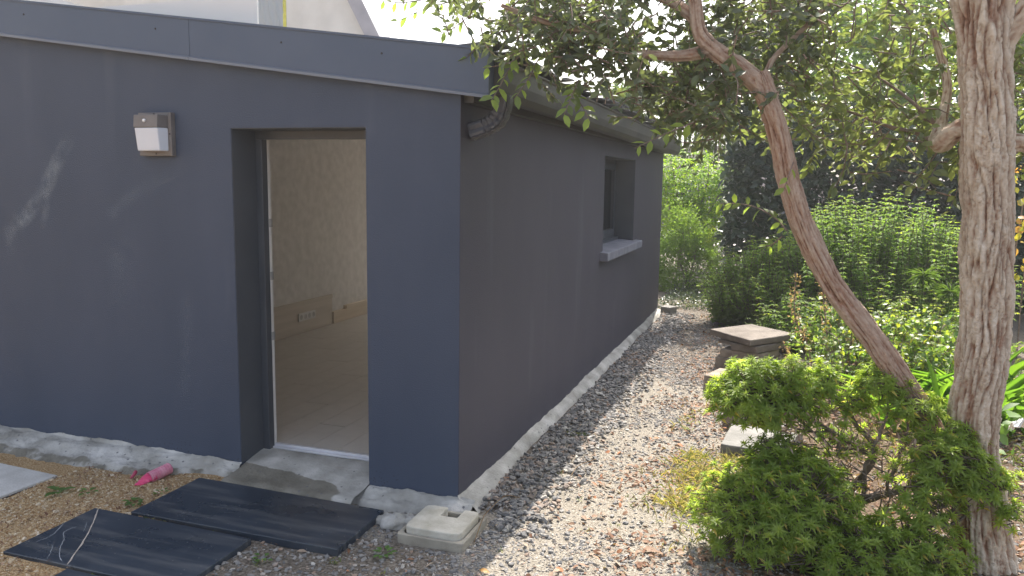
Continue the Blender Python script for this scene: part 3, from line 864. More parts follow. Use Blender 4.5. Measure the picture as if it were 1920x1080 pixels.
for i in range(15):
    for j in range(-1, 6):
        y = .305 + j * 1.26 + (i % 3) * .42; 
        if y < .27 or y + 1.26 > 6.65: continue
        o = bpy.data.objects.new("plank", pm[rng.integers(6)]); COL.objects.link(o); o.parent = flo
        o.location = (IX + .1 + i * .194, y, .0485)
    y = .303
    if i % 3:
        bb = B(); bb.box(-.0955, .0955, 0, (i % 3) * .42 - .006, 0, .010)
        me = bpy.data.meshes.new("plank"); me.from_pydata(bb.v, [], bb.f); me.materials.append(M['plank'])
        at = me.attributes.new("tint", 'FLOAT', 'POINT'); at.data.foreach_set("value", [.42 + .16 * rng.random()] * 8)
        o = bpy.data.objects.new("plank", me); COL.objects.link(o); o.parent = flo; o.location = (IX + .1 + i * .194, y, .0485)
b = B(); b.box(IX, IX + .022, .31, 4.02, .06, .36); pl = b.build("plinth_board", M['plinth'], bld)
b = B(); b.box(IX, IX + .030, .31, 4.02, .3605, .40); b.build("board_cap", M['plinth'], pl)
b = B(); b.box(IX, IX + .035, 4.03, 6.6, .06, .195); b.build("skirting", M['light_wood'], bld)
b = B(); b.box(IX, IX + .05, 4.3, 6.6, .196, .232); b.build("wood_ledge", M['light_wood'], bld)
b = B(); b.box(IX + .0225, IX + .036, 3.345, 3.66, .19, .275)
sk = b.build("power_socket", M['socket'], bld, bevel=.004)
for k in range(4):
    yy = 3.385 + k * .078
    b = B(); b.tube([(IX + .0365, yy, .233), (IX + .0375, yy, .233)], .027, 14); b.build("outlet", M['keeper'], sk)
b = B()
for x0, x1 in ((-3.198, -3.13), (-1.93, -1.87), (-.67, -.602)): b.box(x0, x1, 6.80, 6.87, .052, 2.098)
for x0, x1 in ((-3.13, -1.93), (-1.87, -.67)): b.box(x0, x1, 6.80, 6.87, .052, .13); b.box(x0, x1, 6.80, 6.87, 2.03, 2.098)
gd = b.build("added_glazing", M['frame'], bld)  # unseen glazing added in the back wall to let light into the room
for x0, x1 in ((-3.135, -1.925), (-1.875, -.665)):
    b = B(); b.box(x0, x1, 6.83, 6.836, .125, 2.035); b.build("pane", M['clear_glass'], gd)
# side window
b = B()
XW = -.215
for y0, y1 in ((WY0, WY0 + .05), (WY1 - .05, WY1)): b.box(XW - .06, XW, y0, y1, WZ0 + .0, WZ1)
b.box(XW - .06, XW, WY0 + .05, WY1 - .05, WZ1 - .05, WZ1); b.box(XW - .06, XW, WY0 + .05, WY1 - .05, WZ0, WZ0 + .05)
win = b.build("window", M['frame'], bld, bevel=.004)
for y0, y1 in ((WY0 + .052, 4.193), (4.197, WY1 - .052)):
    b = B(); x0, x1 = XW - .05, XW + .012
    b.box(x0, x1, y0, y0 + .06, WZ0 + .052, WZ1 - .052); b.box(x0, x1, y1 - .06, y1, WZ0 + .052, WZ1 - .052)
    b.box(x0, x1, y0 + .06, y1 - .06, WZ0 + .052, WZ0 + .112); b.box(x0, x1, y0 + .06, y1 - .06, WZ1 - .112, WZ1 - .052)
    b.build("sash", M['frame'], win, bevel=.004)
    b = B(); b.box(XW - .03, XW - .024, y0 + .055, y1 - .055, WZ0 + .107, WZ1 - .107); b.build("pane", M['glass'], win)
b = B(); b.box(XW, XW + .05, WY0 + .002, WY1 - .002, WZ0 - .018, WZ0 + .022); b.build("sill_rail", M['frame'], win)
b = B()
b.hexa([(-.16, 3.31, .985), (.076, 3.31, .985), (.076, 5.13, .985), (-.16, 5.13, .985), (-.16, 3.31, 1.082), (.076, 3.31, 1.062), (.076, 5.13, 1.062), (-.16, 5.13, 1.082)])
b.v = [(x, min(max(y, 3.31), 5.13), z) for x, y, z in b.v]
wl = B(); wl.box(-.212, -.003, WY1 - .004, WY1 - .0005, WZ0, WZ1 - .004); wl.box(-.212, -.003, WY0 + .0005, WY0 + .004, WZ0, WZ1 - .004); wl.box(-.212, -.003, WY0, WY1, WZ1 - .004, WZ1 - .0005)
wl.build("window_reveal", M['reveal'], bld)  # thin lining of the window opening in the reveal tone
b.build("window_sill", M['sill'], bld, bevel=.006)
# rough cement footing round the base: three lumpy strips
def strip(name, fn, nu, nv, wet=None):
    V = []; Wt = []
    for j in range(nv):
        for i in range(nu):
            p, w = fn(i / (nu - 1), j / (nv - 1)); V.append(p); Wt.append(w)
    ii = (np.arange(nv - 1)[:, None] * nu + np.arange(nu - 1)[None]).ravel()
    Q = np.stack([ii, ii + nu, ii + nu + 1, ii + 1], 1)
    return mesh_np(name, V, Q, np.full(len(Q), 4), M['cement'], bld, True, {"wet": np.array(Wt)})
def sm01(a, b_, x):
    t = max(0, min(1, (x - a) / (b_ - a))); return t * t * (3 - 2 * t)
def foot_front(u, v):
    x = -5.0 + u * (5.0 + DX0 + .004)
    w = .10 + .24 * sm01(-1.5, -2.05, x) + .05 * fbm(x * 2.2, 0, 5)
    y = .012 - v * (w + .03) + .010 * fbm(x * 5, v * 4, 2)
    h = (.020 + .022 * fbm(x * 6, 1.0, 7.7, 5)) if v < .02 else 0
    t = v
    z = .022 - .035 * sm01(.05, .55, t) - .09 * sm01(.5, 1.0, t) + .014 * fbm(x * 4, t * 3, 9.2, 6) + .009 * fbm(x * 13, t * 8, 1.2, 4)
    if v == 0: y = -.0; z = .03 + .020 * fbm(x * 5, 1.0, 7.7, 6)
    else: y = min(y, -.004)
    return (x, y, z), .12 + .36 * sm01(.42, .62, v + .1 * fbm(x * 3, 2, 2)) + .1 * sm01(-2.2, -3.0, x)
strip("footing", foot_front, 520, 30)
def foot_door(u, v):
    x = DX0 + .004 + u * (DX1 - DX0 - .008)
    y = .235 - v * .50
    z = .040 - .055 * sm01(0, .75, v) - .06 * sm01(.78, 1, v) + .004 * fbm(x * 5, y * 5, 4, 5)
    e = min(u, 1 - u)
    wet = .78 if False else max(0, min(1, .30 + .55 * sm01(.42, .62, v + .22 * (1 - u) - .10) - .5 * sm01(.72, .95, u)))
    return (x, y, z), wet
strip("door_apron", foot_door, 60, 40)
def foot_pier(u, v):
    x = DX1 - .11 + u * (.21 - DX1)
    w = .20 + .04 * fbm(x * 4, 3, 1) - .06 * u
    y = -v * w
    z = .004 - .03 * sm01(.1, .6, v) - .06 * sm01(.6, 1, v) + .010 * fbm(x * 7, v * 3, 6.2, 6)
    z += .010 * fbm(x * 15, v * 7, 2.2, 4) - (.016 if x < DX1 else 0)
    if v == 0: z = .004 + .016 * fbm(x * 9, 2.0, 3.3, 6) - (.03 if x < DX1 else 0); y = -.001
    else: y = min(y, -.005)
    return (x, y, z), .12
strip("footing", foot_pier, 70, 18)
def foot_side(u, v):
    y = -.02 + u * 7.06
    w = .105 + .05 * sm01(.9, 0, y) + .030 * fbm(y * 1.3, 7, 1, 6)
    x = .003 + v * w
    z = .004 - .015 * sm01(0, .5, v) - .065 * sm01(.35, 1, v) + .006 * fbm(y * 3, v * 3, 8.2, 6)
    if v == 0: z = .010 + .018 * fbm(y * 1.6, 5.0, 3.3, 6) + .007 * fbm(y * 11, 5.0, 3.3, 4); x = .001
    return (x, y, z), .26 + .24 * sm01(.55, .95, v)
strip("footing", foot_side, 520, 16)
b = B()
for (cx, cy, r) in ((-.23, -.30, .075), (-.30, -.27, .05), (-.17, -.26, .06)):
    k0 = len(b.v); nu, nv = 20, 8
    for j in range(nv + 1):
        th = j / nv * PI / 2
        for i in range(nu):
            a = 2 * PI * i / nu; rr = r * (1 + .35 * fbm(cx * 9 + math.cos(a), cy * 9 + math.sin(a), j * .2))
            b.v.append((cx + rr * math.cos(a) * math.cos(th), cy + rr * math.sin(a) * math.cos(th), -.062 + rr * .75 * math.sin(th)))
    for j in range(nv):
        for i in range(nu):
            b.f.append((k0 + j * nu + i, k0 + j * nu + (i + 1) % nu, k0 + (j + 1) * nu + (i + 1) % nu, k0 + (j + 1) * nu + i))
b.build("cement_lump", M['cement'], bld, True, attrs={"wet": np.full(len(b.v), .1)})

# ------------------------------------------------------------------ wall lamp
lamp = thing("wall_lamp", "square taupe wall lamp with a white opal lower half, left of the doorway", "lamp", (-1.9, 0, 1.94))
b = B(); b.box(-2.012, -1.778, -.036, -.0005, 1.815, 2.062); b.build("back_plate", M['lamp_body'], lamp, bevel=.004)
b = B(); b.hexa([(-1.985, -.105, 1.974), (-1.815, -.105, 1.974), (-1.80, -.037, 1.974), (-2.0, -.037, 1.974), (-1.985, -.098, 2.046), (-1.815, -.098, 2.046), (-1.80, -.037, 2.046), (-2.0, -.037, 2.046)])
hs = b.build("lamp_housing", M['lamp_body'], lamp, bevel=.004)
b = B(); b.hexa([(-1.972, -.092, 1.842), (-1.815, -.092, 1.842), (-1.797, -.037, 1.842), (-1.99, -.037, 1.842), (-1.980, -.102, 1.9735), (-1.817, -.102, 1.9735), (-1.797, -.037, 1.9735), (-1.998, -.037, 1.9735)])
b.build("diffuser", M['diffuser'], lamp, bevel=.006)
b = B(); b.tube([(-1.905, -.100, 2.012), (-1.905, -.108, 2.012), (-1.905, -.112, 2.012)], [.010, .010, .005], 12); b.build("sensor", M['sensor'], hs, True)
for x, z in ((-1.895, 2.054), (-1.89, 1.828), (-1.787, 1.94)):
    b = B(); b.tube([(x, -.0365, z), (x, -.040, z)], .005, 8); b.build("screw", M['screw'], lamp)

# ------------------------------------------------------------------ slabs on the ground
def slab(name, label, cat, poly, z0, z1, m_, grp=None, bev=.004, jit=.0015, n=14):
    t = thing(name, label, cat, (sum(p[0] for p in poly) / len(poly), sum(p[1] for p in poly) / len(poly), z0), grp)
    pts = []
    for i in range(len(poly)):
        a = np.array(poly[i]); c = np.array(poly[(i + 1) % len(poly)])
        for k in range(n):
            q = a + (c - a) * k / n
            d_ = (c - a) / np.linalg.norm(c - a); nn = np.array([d_[1], -d_[0]])
            if k: q = q + nn * jit * fbm(q[0] * 9, q[1] * 9, 2)
            pts.append(tuple(q))
    b = B(); b.prism(pts, z0, z1)
    s = b.build("slab_body", m_, t, bevel=bev)
    return t, s
def tilt(t, rx, ry):
    t.rotation_euler = (rx, ry, 0)
ZS = -.026
tA, sA = slab("black_slab", "large black slate slab lying directly in front of the doorway", "paving slab", [(-1.543, -.704), (-.322, -.702), (-.333, -.222), (-1.545, -.186)], -.065, ZS, M['black_slate'], bev=.003)
tB, sB = slab("black_slab", "black slate slab crossed by pale veins, beside the pink pipe stub", "paving slab", [(-1.756, -1.252), (-.765, -1.252), (-.775, -.738), (-1.762, -.722)], -.065, ZS - .004, M['black_slate'], bev=.003)
tC, sC = slab("black_slab", "black slate slab mostly cut off by the bottom edge of the photo", "paving slab", [(-1.36, -1.80), (-.45, -1.80), (-.45, -1.275), (-1.352, -1.268)], -.065, ZS - .008, M['black_slate'], bev=.003)
# veins in the slab (thin mineral bands just proud of the face)
def band(pts, w, name, m_, parent, z):
    P = spline([(x, y, z) for x, y in pts], 6); b = B()
    V = []; n = len(P)
    for i in range(n):
        t = P[min(i + 1, n - 1)] - P[max(0, i - 1)]; t /= np.linalg.norm(t); s = np.array([-t[1], t[0], 0])
        ww = w * (.7 + .5 * fbm(i * .5, w * 900, 1)) * (1 if 0 < i < n - 1 else .3)
        q = P[i] + s * .004 * fbm(i * .9, w * 500, 4)
        V += [q + s * ww, q - s * ww]
    b.add(V, [(2 * i, 2 * i + 1, 2 * i + 3, 2 * i + 2) for i in range(n - 1)])
    return b.build(name, m_, parent)
ZV = ZS - .004 + .0012
band([(-1.735, -.727), (-1.62, -.87), (-1.50, -1.04), (-1.372, -1.25)], .0042, "vein", M['vein'], sB, ZV)
band([(-1.66, -.93), (-1.665, -1.0), (-1.60, -1.06), (-1.545, -1.13), (-1.47, -1.20), (-1.415, -1.235)], .0022, "vein", M['vein_grey'], sB, ZV)
band([(-1.757, -.91), (-1.69, -1.05), (-1.70, -1.13)], .0018, "vein", M['vein_grey'], sB, ZV)
band([(-1.60, -1.12), (-1.53, -1.20), (-1.50, -1.245)], .0014, "vein", M['vein_grey'], sB, ZV)
band([(-1.66, -.87), (-1.60, -.94), (-1.58, -.97)], .0012, "vein", M['vein_grey'], sB, ZV)
tD, sD = slab("concrete_slab", "pale grey concrete slab at the left edge against the cement footing", "paving slab", [(-3.4, -1.05), (-2.36, -.86), (-2.335, -.44), (-3.3, -.38)], -.085, -.030, M['slab_conc'], bev=.004)
b = B(); b.box(-2.36, -2.352, -.80, -.46, -.082, -.042); b.v = [(x + .022 * (y + .86) / .42 + .004, y, z) for x, y, z in b.v]
b.build("dark_edge", M['slab_edge'], tD)

# ------------------------------------------------------------------ inspection chamber
ch = thing("inspection_chamber", "small square concrete drain chamber with a notched lid at the corner of the building", "drain cover", (.04, -.3, -.1))
def rrect(x0, x1, y0, y1, r, n=5):
    out = []
    for cx, cy, a0 in ((x1 - r, y0 + r, -90), (x1 - r, y1 - r, 0), (x0 + r, y1 - r, 90), (x0 + r, y0 + r, 180)):
        for k in range(n + 1):
            a = math.radians(a0 + 90 * k / n); out.append((cx + r * math.cos(a), cy + r * math.sin(a)))
    return out
o_ = rrect(-.135, .216, -.470, -.128, .02); i_ = rrect(-.115, .196, -.450, -.148, .04)
b = B(); n = len(o_)
b.v = [(x, y, -.12) for x, y in o_] + [(x, y, -.016) for x, y in o_] + [(x, y, -.016) for x, y in i_] + [(x, y, -.12) for x, y in i_]
for i in range(n):
    j = (i + 1) % n
    b.f += [(i, j, n + j, n + i), (n + i, n + j, 2 * n + j, 2 * n + i), (2 * n + i, 2 * n + j, 3 * n + j, 3 * n + i)]
b.build("chamber_frame", M['chamber_frame'], ch, bevel=.004)
lid = [(-.105 + .045, -.445), (.145, -.445), (.176, -.434), (.188, -.405), (.188, -.19), (.176, -.162), (.150, -.157), (.100, -.157), (.100, -.262), (.008, -.262), (.008, -.157), (-.07, -.157), (-.100, -.165), (-.108, -.19), (-.108, -.405), (-.097, -.434)]
b = B(); b.prism(lid, -.04, .016)
lo = b.build("chamber_lid", M['chamber'], ch, bevel=.006)
b = B(); b.box(-.11, .19, -.46, -.155, -.118, -.11); b.build("chamber_floor", M['stone_brown'], ch)

# ------------------------------------------------------------------ pink corrugated conduit stubs
pk = thing("conduit_stub", "short crushed pink corrugated conduit sticking out of the cement, by the slab", "pipe", (-1.80, -.3, -.05))
P = spline([(-1.768, -.17, -.004), (-1.788, -.245, -.016), (-1.803, -.300, -.024)], 14)
b = B(); rad = [(.034 if i % 3 else .029) for i in range(len(P))]
b.tube(P, rad, 18, False); o = b.build("corrugated_tube", M['pink_pale'], pk, True); o.modifiers.new("shell", 'SOLIDIFY').thickness = .002
b = B(); k0 = 0; n = 16
P2 = spline([(-1.801, -.292, -.026), (-1.808, -.318, -.034), (-1.818, -.345, -.044), (-1.828, -.372, -.052)], 7)
for i, p in enumerate(P2):
    f = i / (len(P2) - 1); r = (.036 if i % 2 else .030) * (1 - .62 * f)
    for k in range(n):
        a = PI * (k / (n - 1)) * 1.15 - .1
        b.v.append((p[0] + r * math.cos(a) * 1.2 + .004 * math.sin(i * 2.1), p[1] + r * math.cos(a) * .3, p[2] + r * math.sin(a) * (.9 - .25 * f)))
for i in range(len(P2) - 1):
    for k in range(n - 1):
        b.f.append((i * n + k, i * n + k + 1, (i + 1) * n + k + 1, (i + 1) * n + k))
o = b.build("torn_end", M['pink'], pk, True); o.modifiers.new("shell", 'SOLIDIFY').thickness = .0025
pk2 = thing("conduit_stub", "tiny dark red scrap of plastic pipe in the cement, left of the pink conduit", "pipe", (-1.935, -.28, -.04))
b = B(); b.tube(spline([(-1.930, -.265, -.012), (-1.92, -.29, -.022), (-1.922, -.315, -.038)], 5), [.007, .010, .011, .010, .012, .010, .009, .008, .009, .008, .006][:11], 10)
b.build("pipe_scrap", mat("dark_red_plastic", (0.30, 0.02, 0.06), (0.42, 0.06, 0.12), 30, 0.5), pk2, True)

# ------------------------------------------------------------------ flagstones and stone stack
def rock_prism(t, name, poly, z0, z1, m_, jit=.012, bev=.01):
    rg = .003 if m_ in (M['flag'], M['flag_grey']) else .011; jit = rg
    pts = []
    for i in range(len(poly)):
        a = np.array(poly[i]); c = np.array(poly[(i + 1) % len(poly)])
        for k in range(6):
            q = a + (c - a) * k / 6; pts.append((q[0] + jit * fbm(q[0] * 7, q[1] * 7, z0 * 9), q[1] + jit * fbm(q[0] * 7, q[1] * 7, z0 * 9 + 5)))
    b = B(); n = len(pts); m3 = [(x * 1, y * 1) for x, y in pts]
    cx = sum(p[0] for p in pts) / n; cy = sum(p[1] for p in pts) / n
    b.prism(m3, z0, z1)
    b.v = [(x + (rg * fbm(x * 8, y * 8, z * 30)), y + rg * fbm(x * 8, y * 8, z * 30 + 3), z + rg * .6 * fbm(x * 6, y * 6, z * 20)) for x, y, z in b.v]
    return b.build(name, m_, t, bevel=bev)
def stone(name, label, poly, z0, z1, m_, grp=None):
    t = thing(name, label, "stone", (sum(p[0] for p in poly) / len(poly), sum(p[1] for p in poly) / len(poly), z0), grp)
    rock_prism(t, "stone_body", poly, z0, z1, m_); return t
gs = "stones of the low stack beside the path"
stone("flagstone", "broad pale flagstone lying on top of the stone stack", [(.94, 4.15), (1.34, 3.71), (1.74, 4.22), (1.31, 4.62)], .225, .285, M['flag'], gs)
stone("flat_stone", "thin flat stone under the left end of the top flagstone", [(1.03, 4.02), (1.22, 3.86), (1.32, 4.1), (1.12, 4.25)], .185, .218, M['flag'], gs)
stone("flat_stone", "flat pale stone under the middle of the top flagstone", [(1.16, 3.86), (1.40, 3.76), (1.66, 4.16), (1.35, 4.34)], .150, .2165, M['flag'], gs)
stone("rough_stone", "rounded brown stone in the middle of the stack", [(1.06, 3.92), (1.42, 3.80), (1.60, 4.1), (1.25, 4.3)], .065, .146, M['stone_brown'], gs)
stone("rough_stone", "dark brown stone at the left foot of the stack", [(1.02, 3.93), (1.21, 3.86), (1.27, 4.15), (1.06, 4.2)], -.08, .060, M['stone_brown'], gs)
stone("rough_stone", "brown stone at the right foot of the stack", [(1.24, 3.83), (1.52, 3.80), (1.62, 4.1), (1.30, 4.22)], -.08, .060, M['stone_brown'], gs)
stone("rough_stone", "brown rock in front of the stack half hidden by the shrub", [(1.00, 3.0), (1.3, 2.9), (1.42, 3.2), (1.1, 3.35)], -.08, .09, M['stone_brown'])
stone("rough_stone", "small dark rock behind the pale flagstone at the path edge", [(1.22, 2.05), (1.36, 1.98), (1.44, 2.14), (1.28, 2.22)], -.08, .07, M['stone_brown'])
stone("flagstone", "pale grey flagstone on the path edge below the shrub", [(1.262, 1.43), (1.60, 1.36), (1.78, 1.86), (1.30, 1.92)], -.065, .012, M['flag_grey'])
stone("rough_stone", "pale stone at the far corner of the building", [(.05, 6.93), (.19, 6.86), (.26, 7.03), (.1, 7.12)], -.07, .05, M['flag_grey'])

# ------------------------------------------------------------------ gravel
def rock_tpl(k):
    r = np.random.default_rng(k)
    ph = (1 + 5 ** .5) / 2
    v = np.array([(-1, ph, 0), (1, ph, 0), (-1, -ph, 0), (1, -ph, 0), (0, -1, ph), (0, 1, ph), (0, -1, -ph), (0, 1, -ph), (ph, 0, -1), (ph, 0, 1), (-ph, 0, -1), (-ph, 0, 1)], float) / 1.9
    v *= (1 + r.normal(size=(12, 1)) * .26)
    v += r.normal(size=v.shape) * .17
    v[:, 2] *= .45; v[:, 1] *= .72
    f = [(0, 11, 5), (0, 5, 1), (0, 1, 7), (0, 7, 10), (0, 10, 11), (1, 5, 9), (5, 11, 4), (11, 10, 2), (10, 7, 6), (7, 1, 8), (3, 9, 4), (3, 4, 2), (3, 2, 6), (3, 6, 8), (3, 8, 9), (4, 9, 5), (2, 4, 11), (6, 2, 10), (8, 6, 7), (9, 8, 1)]
    return v, np.array(f)
RT = [rock_tpl(k) for k in range(8)]
def scatter(name, pts, sizes, tints, material, parent=None, sink=.15, flat=1.0):
    n = len(pts); V = []; F = []; Tn = []; off = 0
    kinds = rng.integers(8, size=n)
    for k in range(8):
        idx = np.where(kinds == k)[0]
        if not len(idx): continue
        v, f = RT[k]
        ax = rng.uniform(0, 2 * PI, len(idx)); tx = rng.normal(size=len(idx)) * .35
        c, s = np.cos(ax), np.sin(ax)
        P = v[None] * np.array([1, 1, flat])
        ct, st = np.cos(tx)[:, None], np.sin(tx)[:, None]
        y1 = P[..., 1] * ct - P[..., 2] * st; z1 = P[..., 1] * st + P[..., 2] * ct; x1 = P[..., 0] + 0 * ct
        x2 = x1 * c[:, None] - y1 * s[:, None]; y2 = x1 * s[:, None] + y1 * c[:, None]
        W = np.stack([x2, y2, z1], -1) * sizes[idx][:, None, None] * .5 + pts[idx][:, None]
        V.append(W.reshape(-1, 3)); F.append((f[None] + (np.arange(len(idx)) * 12)[:, None, None] + off).reshape(-1, 3)); off += len(idx) * 12
        Tn.append(np.repeat(tints[idx], 12))
    V = np.concatenate(V); F = np.concatenate(F); Tn = np.concatenate(Tn)
    o = mesh_np(name, V, F, np.full(len(F), 3), material, parent, False, {"tint": Tn})
    return o

def blocked(x, y):
    if x < .0 and y > -.02: return True
    if 0 <= x < .09 and y > -.1 and y < 7.1: return True
    if -1.55 < x < -.33 and -.71 < y < -.19: return True
    if -1.765 < x < -.765 and -1.26 < y < -.72: return True
    if -1.36 < x < -.45 and -1.9 < y < -1.26: return True
    if -.15 < x < .23 and -.5 < y < .0: return True
    if x < -2.34 and y > -1.05: return True
    return False

def gravel_pts(n, x0, x1, y0, y1, dens, smin, smax, pw=2.2):
    out = []; sz = []
    while len(out) < n:
        x = rng.uniform(x0, x1); y = y0 + (y1 - y0) * rng.random()
        if blocked(x, y) or rng.random() > dens(x, y): continue
        s = smin + (smax - smin) * rng.random() ** pw
        out.append((x, y, gz(x, y) + s * .12)); sz.append(s)
    return np.array(out), np.array(sz)
def d_wall(x, y):
    e = .36 + .12 * fbm(y * 1.2, 2, 1)
    return 1.0 if x < e else max(0, 1 - (x - e) * 5)
def d_path(x, y):
    p = .35 + .65 * max(0, min(1, (y - .9) / 2.0)); p *= max(.05, .6 + 1.5 * fbm(x * 1.6, y * .9, 8)) * (.45 + .55 * min(1, abs(x - .75) * 2.2) if y < 2 else 1)
    return max(.06, p) if x < 1.5 else .25
p1, s1 = gravel_pts(5200, .05, .75, -.2, 7.1, d_wall, .016, .052, 1.6)
p1[:, 2] += .010 * rng.random(len(p1))
p2, s2 = gravel_pts(26000, .15, 1.75, -1.2, 7.2, d_path, .007, .032, 2.8)
p3, s3 = gravel_pts(13000, -.8, 1.7, -1.5, 2.4, lambda x, y: .45 + .9 * fbm(x * 2.2, y * 1.6, 31), .005, .018, 2.0)
p4, s4 = gravel_pts(900, -1.0, .4, -1.4, -.2, lambda x, y: .7, .012, .034, 2.0)
p5, s5 = gravel_pts(4200, .2, 3.2, -.9, 3.5, lambda x, y: .15 + .5 * min(1, max(0, x - 2.2)), .010, .036, 2.0)
PT = np.concatenate([p1, p2, p3, p4, p5]); SZ = np.concatenate([s1, s2, s3, s4, s5])
TI = np.clip(rng.beta(1.8, 1.6, len(PT)), 0, 1)
TI[:len(p1)] = np.clip(rng.beta(1.8, 2.3, len(p1)) + .18 * (rng.random(len(p1)) < .12), 0, 1)
patch = np.array([fbm(p[0] * 2.5, p[1] * 2.0, 11.) for p in p1])
TI[:len(p1)] = np.where((patch > .28) & (rng.random(len(p1)) < .6), rng.uniform(.7, .8, len(p1)), TI[:len(p1)])
vis, dz = in_view(PT, .98)
px = SZ * 1497 / np.maximum(dz, .1) * vis
big = np.argsort(-px)[:260]
gp = thing("gravel_path", "gravel path along the side wall with grey and rusty stones", None, (0, 0, G0)); gp["kind"] = "structure"
bm_ = {}
for i in big:
    k = int(rng.integers(8)); tb = int(min(5, TI[i] * 6))
    if (k, tb) not in bm_:
        me = bpy.data.meshes.new("stone"); v, f = RT[k]
        me.from_pydata([tuple(q) for q in v], [], [tuple(q) for q in f]); me.materials.append(M['gravel'])
        at = me.attributes.new("tint", 'FLOAT', 'POINT'); at.data.foreach_set("value", [(tb + .5) / 6] * 12); bm_[(k, tb)] = me
    o = bpy.data.objects.new("stone", bm_[(k, tb)]); COL.objects.link(o); o.parent = gp
    o.location = Vector(PT[i]) - ORG[gp]; s = SZ[i] * .5; o.scale = (s, s, s); o.rotation_euler = (rng.normal() * .3, rng.normal() * .2, rng.uniform(0, 6.28))
rest = np.ones(len(PT), bool); rest[big] = False
o = scatter("gravel", PT[rest], SZ[rest], TI[rest], M['gravel'], gp); o["kind"] = "stuff"
# yellow sand grains in front of the footing
p6, s6 = gravel_pts(16000, -2.9, -.9, -1.5, -.1, lambda x, y: .9 if x < -1.5 or y > -.2 else .5, .004, .014, 2.4)
p7, s7 = gravel_pts(900, -2.9, -.9, -1.5, -.1, lambda x, y: max(0, .5 + fbm(x * 3, y * 3, 3)) if x < -1.5 or y > -.2 else .4, .012, .03, 2.0)
p6 = np.concatenate([p6, p7]); s6 = np.concatenate([s6, s7])
sg = scatter("sand", p6, s6, np.clip(rng.beta(2, 2, len(p6)), 0, 1), M['sand_grain']); props(sg, "coarse yellow sand between the slabs and the footing", kind="stuff")

# ------------------------------------------------------------------ leaf litter
lv = Leaves()
def litter_d(x, y):
    d = max(0, min(1, (x - .45) / .6)) * .9 + .04
    if y > 6.5: d = .4
    d *= max(0, .5 + 1.3 * fbm(x * 1.8, y * 1.8, 21))
    d += .35 * max(0, 1 - abs(x - .95) * 3) * max(0, fbm(x * 2.6, y * 1.4, 5)) * 2
    return d
k = 0
while k < 17000:
    x = rng.uniform(-.6, 3.6); y = -1.3 + 9.5 * rng.random() ** 1.3
    if blocked(x, y) or rng.random() > litter_d(x, y): continue
    L = rng.uniform(.016, .05)
    nn = np.array([0, 0, 1.]) + rv() * .55
    d = rv(); d[2] *= .3
    lv.add((x, y, gz(x, y) + .006 + .014 * rng.random()), d, nn, L, L * rng.uniform(.3, .6), float(np.clip(rng.beta(2, 2), 0, 1)) if rng.random() < .94 else .98); k += 1
k = 0
while k < 1100:
    x = rng.uniform(-2.6, -.6); y = rng.uniform(-1.5, -.12)
    if blocked(x, y) or rng.random() > .45 + 1.1 * fbm(x * 2.5, y * 2.5, 14): continue
    L = rng.uniform(.010, .030); d = rv(); d[2] *= .2
    lv.add((x, y, gz(x, y) + .006 + .008 * rng.random()), d, np.array([0, 0, 1.]) + rv() * .4, L, L * rng.uniform(.15, .5), float(np.clip(rng.beta(1.6, 2), 0, 1))); k += 1
o = leaf_mesh("leaf_litter", lv.arrays(), T_FLAT, M['litter']); props(o, "dry brown leaves strewn over path and bed", kind="stuff")
# a few large fallen leaves that stand out
big_lf = [(1.02, -.14, .075, "large tan fallen leaf on the gravel near the lower shrub", .62), (.36, -.62, .05, "yellow fallen leaf on the gravel at the bottom edge of the photo", .9), (-.52, -.74, .05, "pale dry curled leaf beside the right end of the front slabs", .8), (2.93, .55, .07, "bright yellow green leaf on the litter right of the big trunk", .85), (2.95, 1.15, .12, "large brown curled leaf under the big leaf plant at the right edge", .3), (1.12, .98, .06, "pinkish dry leaf on the grass beside the pale flagstone", .7)]
for x, y, L, lab, t in big_lf:
    l1 = Leaves(); l1.add((x, y, gz(x, y) + .014), (.8, .5 * rng.normal(), .15), (rng.normal() * .3, -.3, 1), L, L * .55, t)
    o = leaf_mesh("fallen_leaf", l1.arrays(), T_FLAT, M['weed'] if 'green' in lab else M['vine_leaf'] if 'yellow' in lab else M['litter']); props(o, lab, "fallen leaf")

